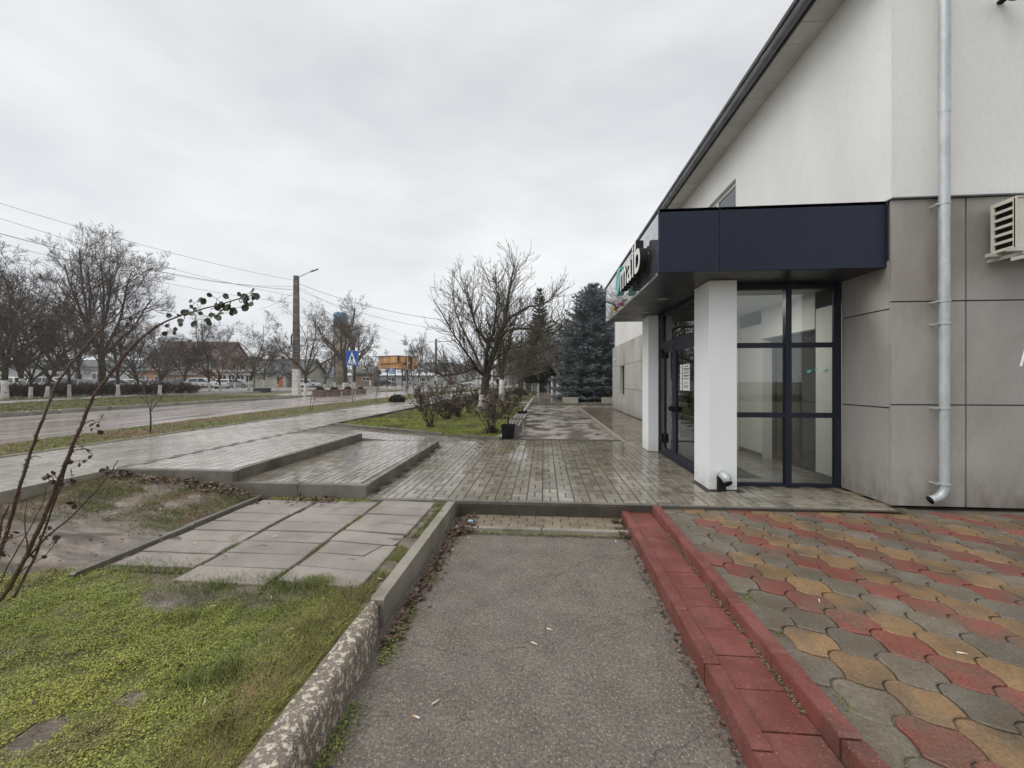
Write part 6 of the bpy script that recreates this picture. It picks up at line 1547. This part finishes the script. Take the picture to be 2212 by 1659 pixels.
# ------------------------------------------------------------------ vehicles
def car_mesh(kind):
    L, W_, wb = {'suv': (4.4, 1.82, 2.65), 'sedan': (4.5, 1.76, 2.65), 'hatch': (4.0, 1.72, 2.5), 'van': (5.2, 1.95, 3.1)}[kind]
    h = L/2
    low = {'suv': [(-h, .35), (-h+.02, .75), (-h+.1, .98), (h-.95, .98), (h-.15, .82), (h, .62), (h, .32)],
           'sedan': [(-h, .32), (-h+.02, .72), (-h+.1, .88), (h-1.1, .88), (h-.2, .72), (h, .55), (h, .28)],
           'hatch': [(-h, .32), (-h+.02, .72), (-h+.06, .90), (h-.9, .90), (h-.15, .74), (h, .55), (h, .28)],
           'van': [(-h, .38), (-h+.02, .9), (-h+.04, 1.1), (h-.7, 1.1), (h-.1, .9), (h, .65), (h, .35)]}[kind]
    cab = {'suv': [(-h+.12, .98), (-h+.35, 1.55), (-h+.6, 1.64), (h-2.0, 1.62), (h-1.75, 1.54), (h-.95, .98)],
           'sedan': [(-h+.55, .88), (-h+1.25, 1.34), (-h+1.7, 1.42), (h-2.05, 1.40), (h-1.85, 1.34), (h-1.05, .88)],
           'hatch': [(-h+.08, .90), (-h+.35, 1.36), (-h+.7, 1.47), (h-1.9, 1.45), (h-1.7, 1.38), (h-.85, .90)],
           'van': [(-h+.05, 1.1), (-h+.1, 1.95), (-h+.3, 2.05), (h-1.6, 2.03), (h-1.4, 1.93), (h-.65, 1.1)]}[kind]
    return L, W_, wb, low, cab
def make_car(kind, paint):
    L, W_, wb, low, cab = car_mesh(kind); e = empty('parked_car' if kind != 'van' else 'parked_van')
    b = MB()
    def extr(poly, y0s, y1s, nar):
        n = len(poly); i0 = len(b.v)
        for s, f in ((-1, nar), (-1, 1), (1, 1), (1, nar)):
            pass
        rings = []
        for yy, sh in ((-W_/2, .0), (-W_/2+.06, .06), (W_/2-.06, .06), (W_/2, .0)):
            for k, (x, z) in enumerate(poly):
                top = k not in (0, n-1)
                b.v.append((x*(1-.012*(0 if sh else 1)), yy if not nar else yy*(1-nar*(z-poly[0][1])), z-(0 if sh else (.03 if top else 0))))
        for r_0 in range(3):
            for k in range(n): k2 = (k+1) % n; b.f.append((i0+r_0*n+k, i0+r_0*n+k2, i0+(r_0+1)*n+k2, i0+(r_0+1)*n+k)); b.mi.append(0)
        b.f.append(tuple(i0+k for k in range(n))); b.f.append(tuple(i0+3*n+k for k in reversed(range(n)))); b.mi += [0, 0]
    extr(low, 0, 0, 0); extr(cab, 0, 0, .22)
    fixn(b.build('body', paint, e))
    zc = cab[0][1]
    def cy(z, o=.006): return W_/2*(1-.22*(z-zc))+o
    # side windows
    x0, x1 = cab[0][0], cab[-1][0]; zt = cab[2][1]-.10; zb_ = zc+.04
    for s in (-1, 1):
        pts = [(x0+.18, zb_), (cab[1][0]+.12, zt-.04), (cab[3][0]-.05, zt), (x1-.28, zb_)]
        xm = (x0+x1)/2-.1
        for q in ([pts[0], pts[1], (xm-.04, zt-.01), (xm-.04, zb_)], [(xm+.04, zb_), (xm+.04, zt-.01), pts[2], pts[3]]):
            b = MB(); b.quadbox([(x, s*cy(z, -.02), z) for x, z in q]+[(x, s*cy(z, .008), z) for x, z in q]); fixn(b.build('side_window', m_glassd, e))
    for (xa, za), (xb, zb2), sgn, nm in ((cab[-1], cab[-2], 1, 'windscreen'), (cab[0], cab[1], -1, 'rear_window')):
        pa = (xa+(xb-xa)*.12, za+(zb2-za)*.12); pb = (xa+(xb-xa)*.92, za+(zb2-za)*.92); b = MB()
        P = []
        for o in (-.02, .012):
            for (x, z), s in ((pa, -1), (pa, 1), (pb, 1), (pb, -1)): P.append((x+sgn*o, s*(cy(z)-.12), z+o*.6))
        b.quadbox(P); fixn(b.build(nm, m_glassd, e))
    for s in (-1, 1):
        for x in (-wb/2, wb/2):
            b = MB(); b.tube([(x, s*(W_/2-.17), .32), (x, s*(W_/2+.01), .32)], .32, 18); wh = b.build('wheel', m_tyre, e); b = MB(); b.tube([(x, s*(W_/2+.008), .32), (x, s*(W_/2+.02), .32)], .2, 14); b.build('rim', m_rim, wh)
        b = MB(); b.box(L/2-.12, L/2+.005, s*(W_/2-.4)-.14, s*(W_/2-.4)+.22*1, .58 if kind != 'van' else .72, .70 if kind != 'van' else .88); b.build('headlight', m_lampw, e)
        b = MB(); b.box(-L/2-.005, -L/2+.06, s*(W_/2-.16)-.1, s*(W_/2-.16)+.1, .68, .86); b.build('tail_light', m_lampr, e)
        b = MB(); b.box(x1-.45, x1-.28, s*(W_/2+.0), s*(W_/2+.16), zc+.02, zc+.14); b.build('mirror', m_black, e)
    b = MB(); b.box(-L/2+.02, L/2-.02, -W_/2+.08, W_/2-.08, .2, .34); b.build('underbody', m_black, e)
    return e
def paint(n, c): return mat(n, c, tuple(min(1, v*1.04) for v in c), rough=(.25, .35), fine=0, spec=.6, coat=.5)
pw = paint('white_car_paint', (.66, .67, .68)); pk = paint('dark_car_paint', (.03, .035, .04)); ps = paint('silver_car_paint', (.30, .31, .32)); pr = paint('red_car_paint', (.40, .03, .03)); pb_ = paint('bluegrey_car_paint', (.12, .15, .18))
gc = 'cars parked beyond the park trees'
cars = [('suv', pw, 22, 46, 3.0, 'white car at the far left of the parking row'), ('suv', pw, 118, 45, .15, 'white estate car parked behind the hedge at the left'), ('sedan', pk, 60, 52, .1, 'dark car between the two white cars at the left'),
        ('hatch', ps, 185, 50, .2, 'silver hatchback left of the great tree trunk'), ('sedan', pb_, 170, 43, .05, 'blue-grey saloon just before the great tree'), ('sedan', pw, 272, 48, .1, 'white saloon right of the great tree trunk'),
        ('hatch', ps, 240, 53, .2, 'silver car half hidden by the great tree trunk'), ('sedan', ps, 310, 50, .0, 'pale silver saloon near the middle of the parking row'), ('sedan', pk, 372, 47, -.3, 'dark grey saloon at the right end of the parking row'),
        ('suv', pw, 442, 62, .1, 'white hatchback parked right of the pink house'), ('sedan', pw, 480, 60, 2.2, 'white saloon seen from the front, before the pale shop'), ('hatch', ps, 515, 66, .1, 'pale car under the shop front'),
        ('hatch', pw, 665, 70, .1, 'white hatchback parked behind the lamp post'), ('sedan', pw, 1005, 108, .1, 'white car far down the road, right of the red one'), ('hatch', pr, 972, 112, .1, 'small red car before the grey warehouse'), ('sedan', pk, 835, 92, .1, 'dark car behind the bus shelter')]
protos = {}
for kind, pt, px, d, rz, lb_ in cars:
    k = (kind, pt.name)
    if k not in protos: e = make_car(kind, pt); protos[k] = e
    else: e = dup(protos[k])
    e.location = at(px, d, z=.29); e.rotation_euler.z = YAW+math.pi*0+rz; tag(e, lb_, 'car', gc)
e = make_car('van', pw); e.location = at(1062, 84, z=.28); e.rotation_euler.z = YAW+.15; tag(e, 'white van on the road seen between the bed trees', 'van')

# ------------------------------------------------------------------ two walkers far down the pavement
def person(px, d, coat, label, h=1.68, rz=0, stride=.18):
    e = empty('person', at(px, d, z=.30), rz=rz); k = h/1.7
    joints = {'pel': (0, 0, .92, .12), 'chest': (0, 0, 1.28, .14), 'neck': (0, 0, 1.45, .055), 'head': (0, .01, 1.60, .09), 'top': (0, .01, 1.68, .07),
              'sl': (-.17, 0, 1.40, .06), 'el': (-.22, .03, 1.13, .045), 'hl': (-.22, -.08, .90, .035), 'sr': (.17, 0, 1.40, .06), 'er': (.22, -.03, 1.13, .045), 'hr': (.21, .08, .90, .035),
              'pl': (-.09, 0, .86, .085), 'kl': (-.10, -stride*.4, .48, .06), 'al': (-.10, stride*.2-.1, .08, .042), 'tl': (-.10, -stride-.12, .04, .035), 'pr': (.09, 0, .86, .085), 'kr': (.10, stride*.3, .48, .06), 'ar': (.10, stride, .10, .042), 'tr': (.10, stride-.16, .04, .035)}
    ed = [('pel', 'chest'), ('chest', 'neck'), ('neck', 'head'), ('head', 'top'), ('chest', 'sl'), ('sl', 'el'), ('el', 'hl'), ('chest', 'sr'), ('sr', 'er'), ('er', 'hr'), ('pel', 'pl'), ('pl', 'kl'), ('kl', 'al'), ('al', 'tl'), ('pel', 'pr'), ('pr', 'kr'), ('kr', 'ar'), ('ar', 'tr')]
    nm = list(joints); me = bpy.data.meshes.new('body'); me.from_pydata([tuple(c*k for c in joints[n][:3]) for n in nm], [(nm.index(a), nm.index(c)) for a, c in ed], [])
    o = link('body', me, e); o.modifiers.new('skin', 'SKIN'); 
    for i, n in enumerate(nm): me.skin_vertices[0].data[i].radius = (joints[n][3]*k,)*2
    me.skin_vertices[0].data[0].use_root = True
    o.modifiers.new('sub', 'SUBSURF').levels = 1; o.modifiers['sub'].render_levels = 2
    for m in (m_jeans,): me.materials.append(m)
    b = MB(); b.lathe([(.20, .72), (.19, .95), (.17, 1.1), (.20, 1.3), (.18, 1.42), (.08, 1.48)], 14); c = b.build('coat', coat, e, smooth=True); c.scale = (k*1.05, k*.8, k)
    for s in (-1, 1): b = MB(); b.tube([(s*.17, 0, 1.41), (s*.225, s*-.03, 1.13), (s*.22, s*.08, .95)], [.075, .062, .052], 8); c = b.build('sleeve', coat, e, smooth=True); c.scale = (k,)*3
    b = MB(); b.lathe([(.02, 1.47), (.07, 1.52), (.095, 1.60), (.085, 1.66), (.03, 1.71)], 12, (0, .01, 0)); c = b.build('head', m_skin, e, smooth=True); c.scale = (k,)*3
    b = MB(); b.lathe([(.09, 1.58), (.108, 1.63), (.095, 1.70), (.03, 1.735)], 12, (0, .03, 0)); c = b.build('hair', m_hair, e, smooth=True); c.scale = (k,)*3
    return tag(e, label, 'person')
person(1075, 58, m_coatk, 'person in a black coat walking on the pavement behind the trees', rz=.3); person(1091, 58, m_coatb, 'person in a beige coat walking beside the tree trunk', rz=.2)
def f_lawnbits(r_):
    y = r_.uniform(.8, 4.7); x = r_.uniform(-5.5, -1.25)
    if x < -1.5*y-.9 or (x > -3.55 and y > 2.8): return None
    return (x, y, zsoil(x, y)+.012+r_.uniform(0, .012))
litter('fallen_leaves', f_lawnbits, 330, .030, m_litter, 'scattered brown dead leaves on the near lawn and mud', 90)
b = MB(); r_ = random.Random(91)
for i in range(46):
    y = r_.uniform(1.0, 3.8); x = r_.choice([-1.0+abs(r_.gauss(0, .06)), .84+.0143*y-abs(r_.gauss(0, .05)), r_.uniform(-3, -1.3)]); z = zsoil(x, y)+.018 if x < -1.1 else -.19
    a = r_.uniform(0, 6.28); L_ = r_.uniform(.03, .11); b.tube([(x, y, z), (x+math.cos(a)*L_*.5, y+math.sin(a)*L_*.5, z+.006), (x+math.cos(a+.3)*L_, y+math.sin(a+.3)*L_, z+.002)], [.0022, .002, .001], 4)
tag(b.build('fallen_twigs', m_bark), 'thin fallen twigs lying along the kerbs and in the lawn', 'twigs', kind='stuff')
b = MB()
for i in range(700):
    x = r_.uniform(-1.0, .85); y = r_.uniform(.9, 4.3); s = r_.uniform(.0015, .0045); z = -.194
    b.prism([(x+s*math.cos(k*1.57+.4), y+s*math.sin(k*1.57+.4)*r_.uniform(.6, 1)) for k in range(4)], z-.002, z+s*.6)
tag(b.build('grit', m_kerbL), 'loose pale grit scattered on the asphalt', 'grit', kind='stuff')
# damp air
b = MB(); b.box(-912, 912, -312, 1512, -1.4, 40)
hz = b.build('haze', None if False else bpy.data.materials.new('haze')); hm = hz.data.materials[0]; hm.use_nodes = True; hn = hm.node_tree.nodes; hn.clear()
pv = hn.new('ShaderNodeVolumePrincipled'); pv.inputs['Color'].default_value = (.92, .94, .96, 1); pv.inputs['Density'].default_value = .0006; pv.inputs['Anisotropy'].default_value = .2
ho = hn.new('ShaderNodeOutputMaterial'); hm.node_tree.links.new(pv.outputs[0], ho.inputs['Volume'])
tag(hz, 'thin damp haze hanging over the whole street', 'haze', kind='stuff')
print('done')
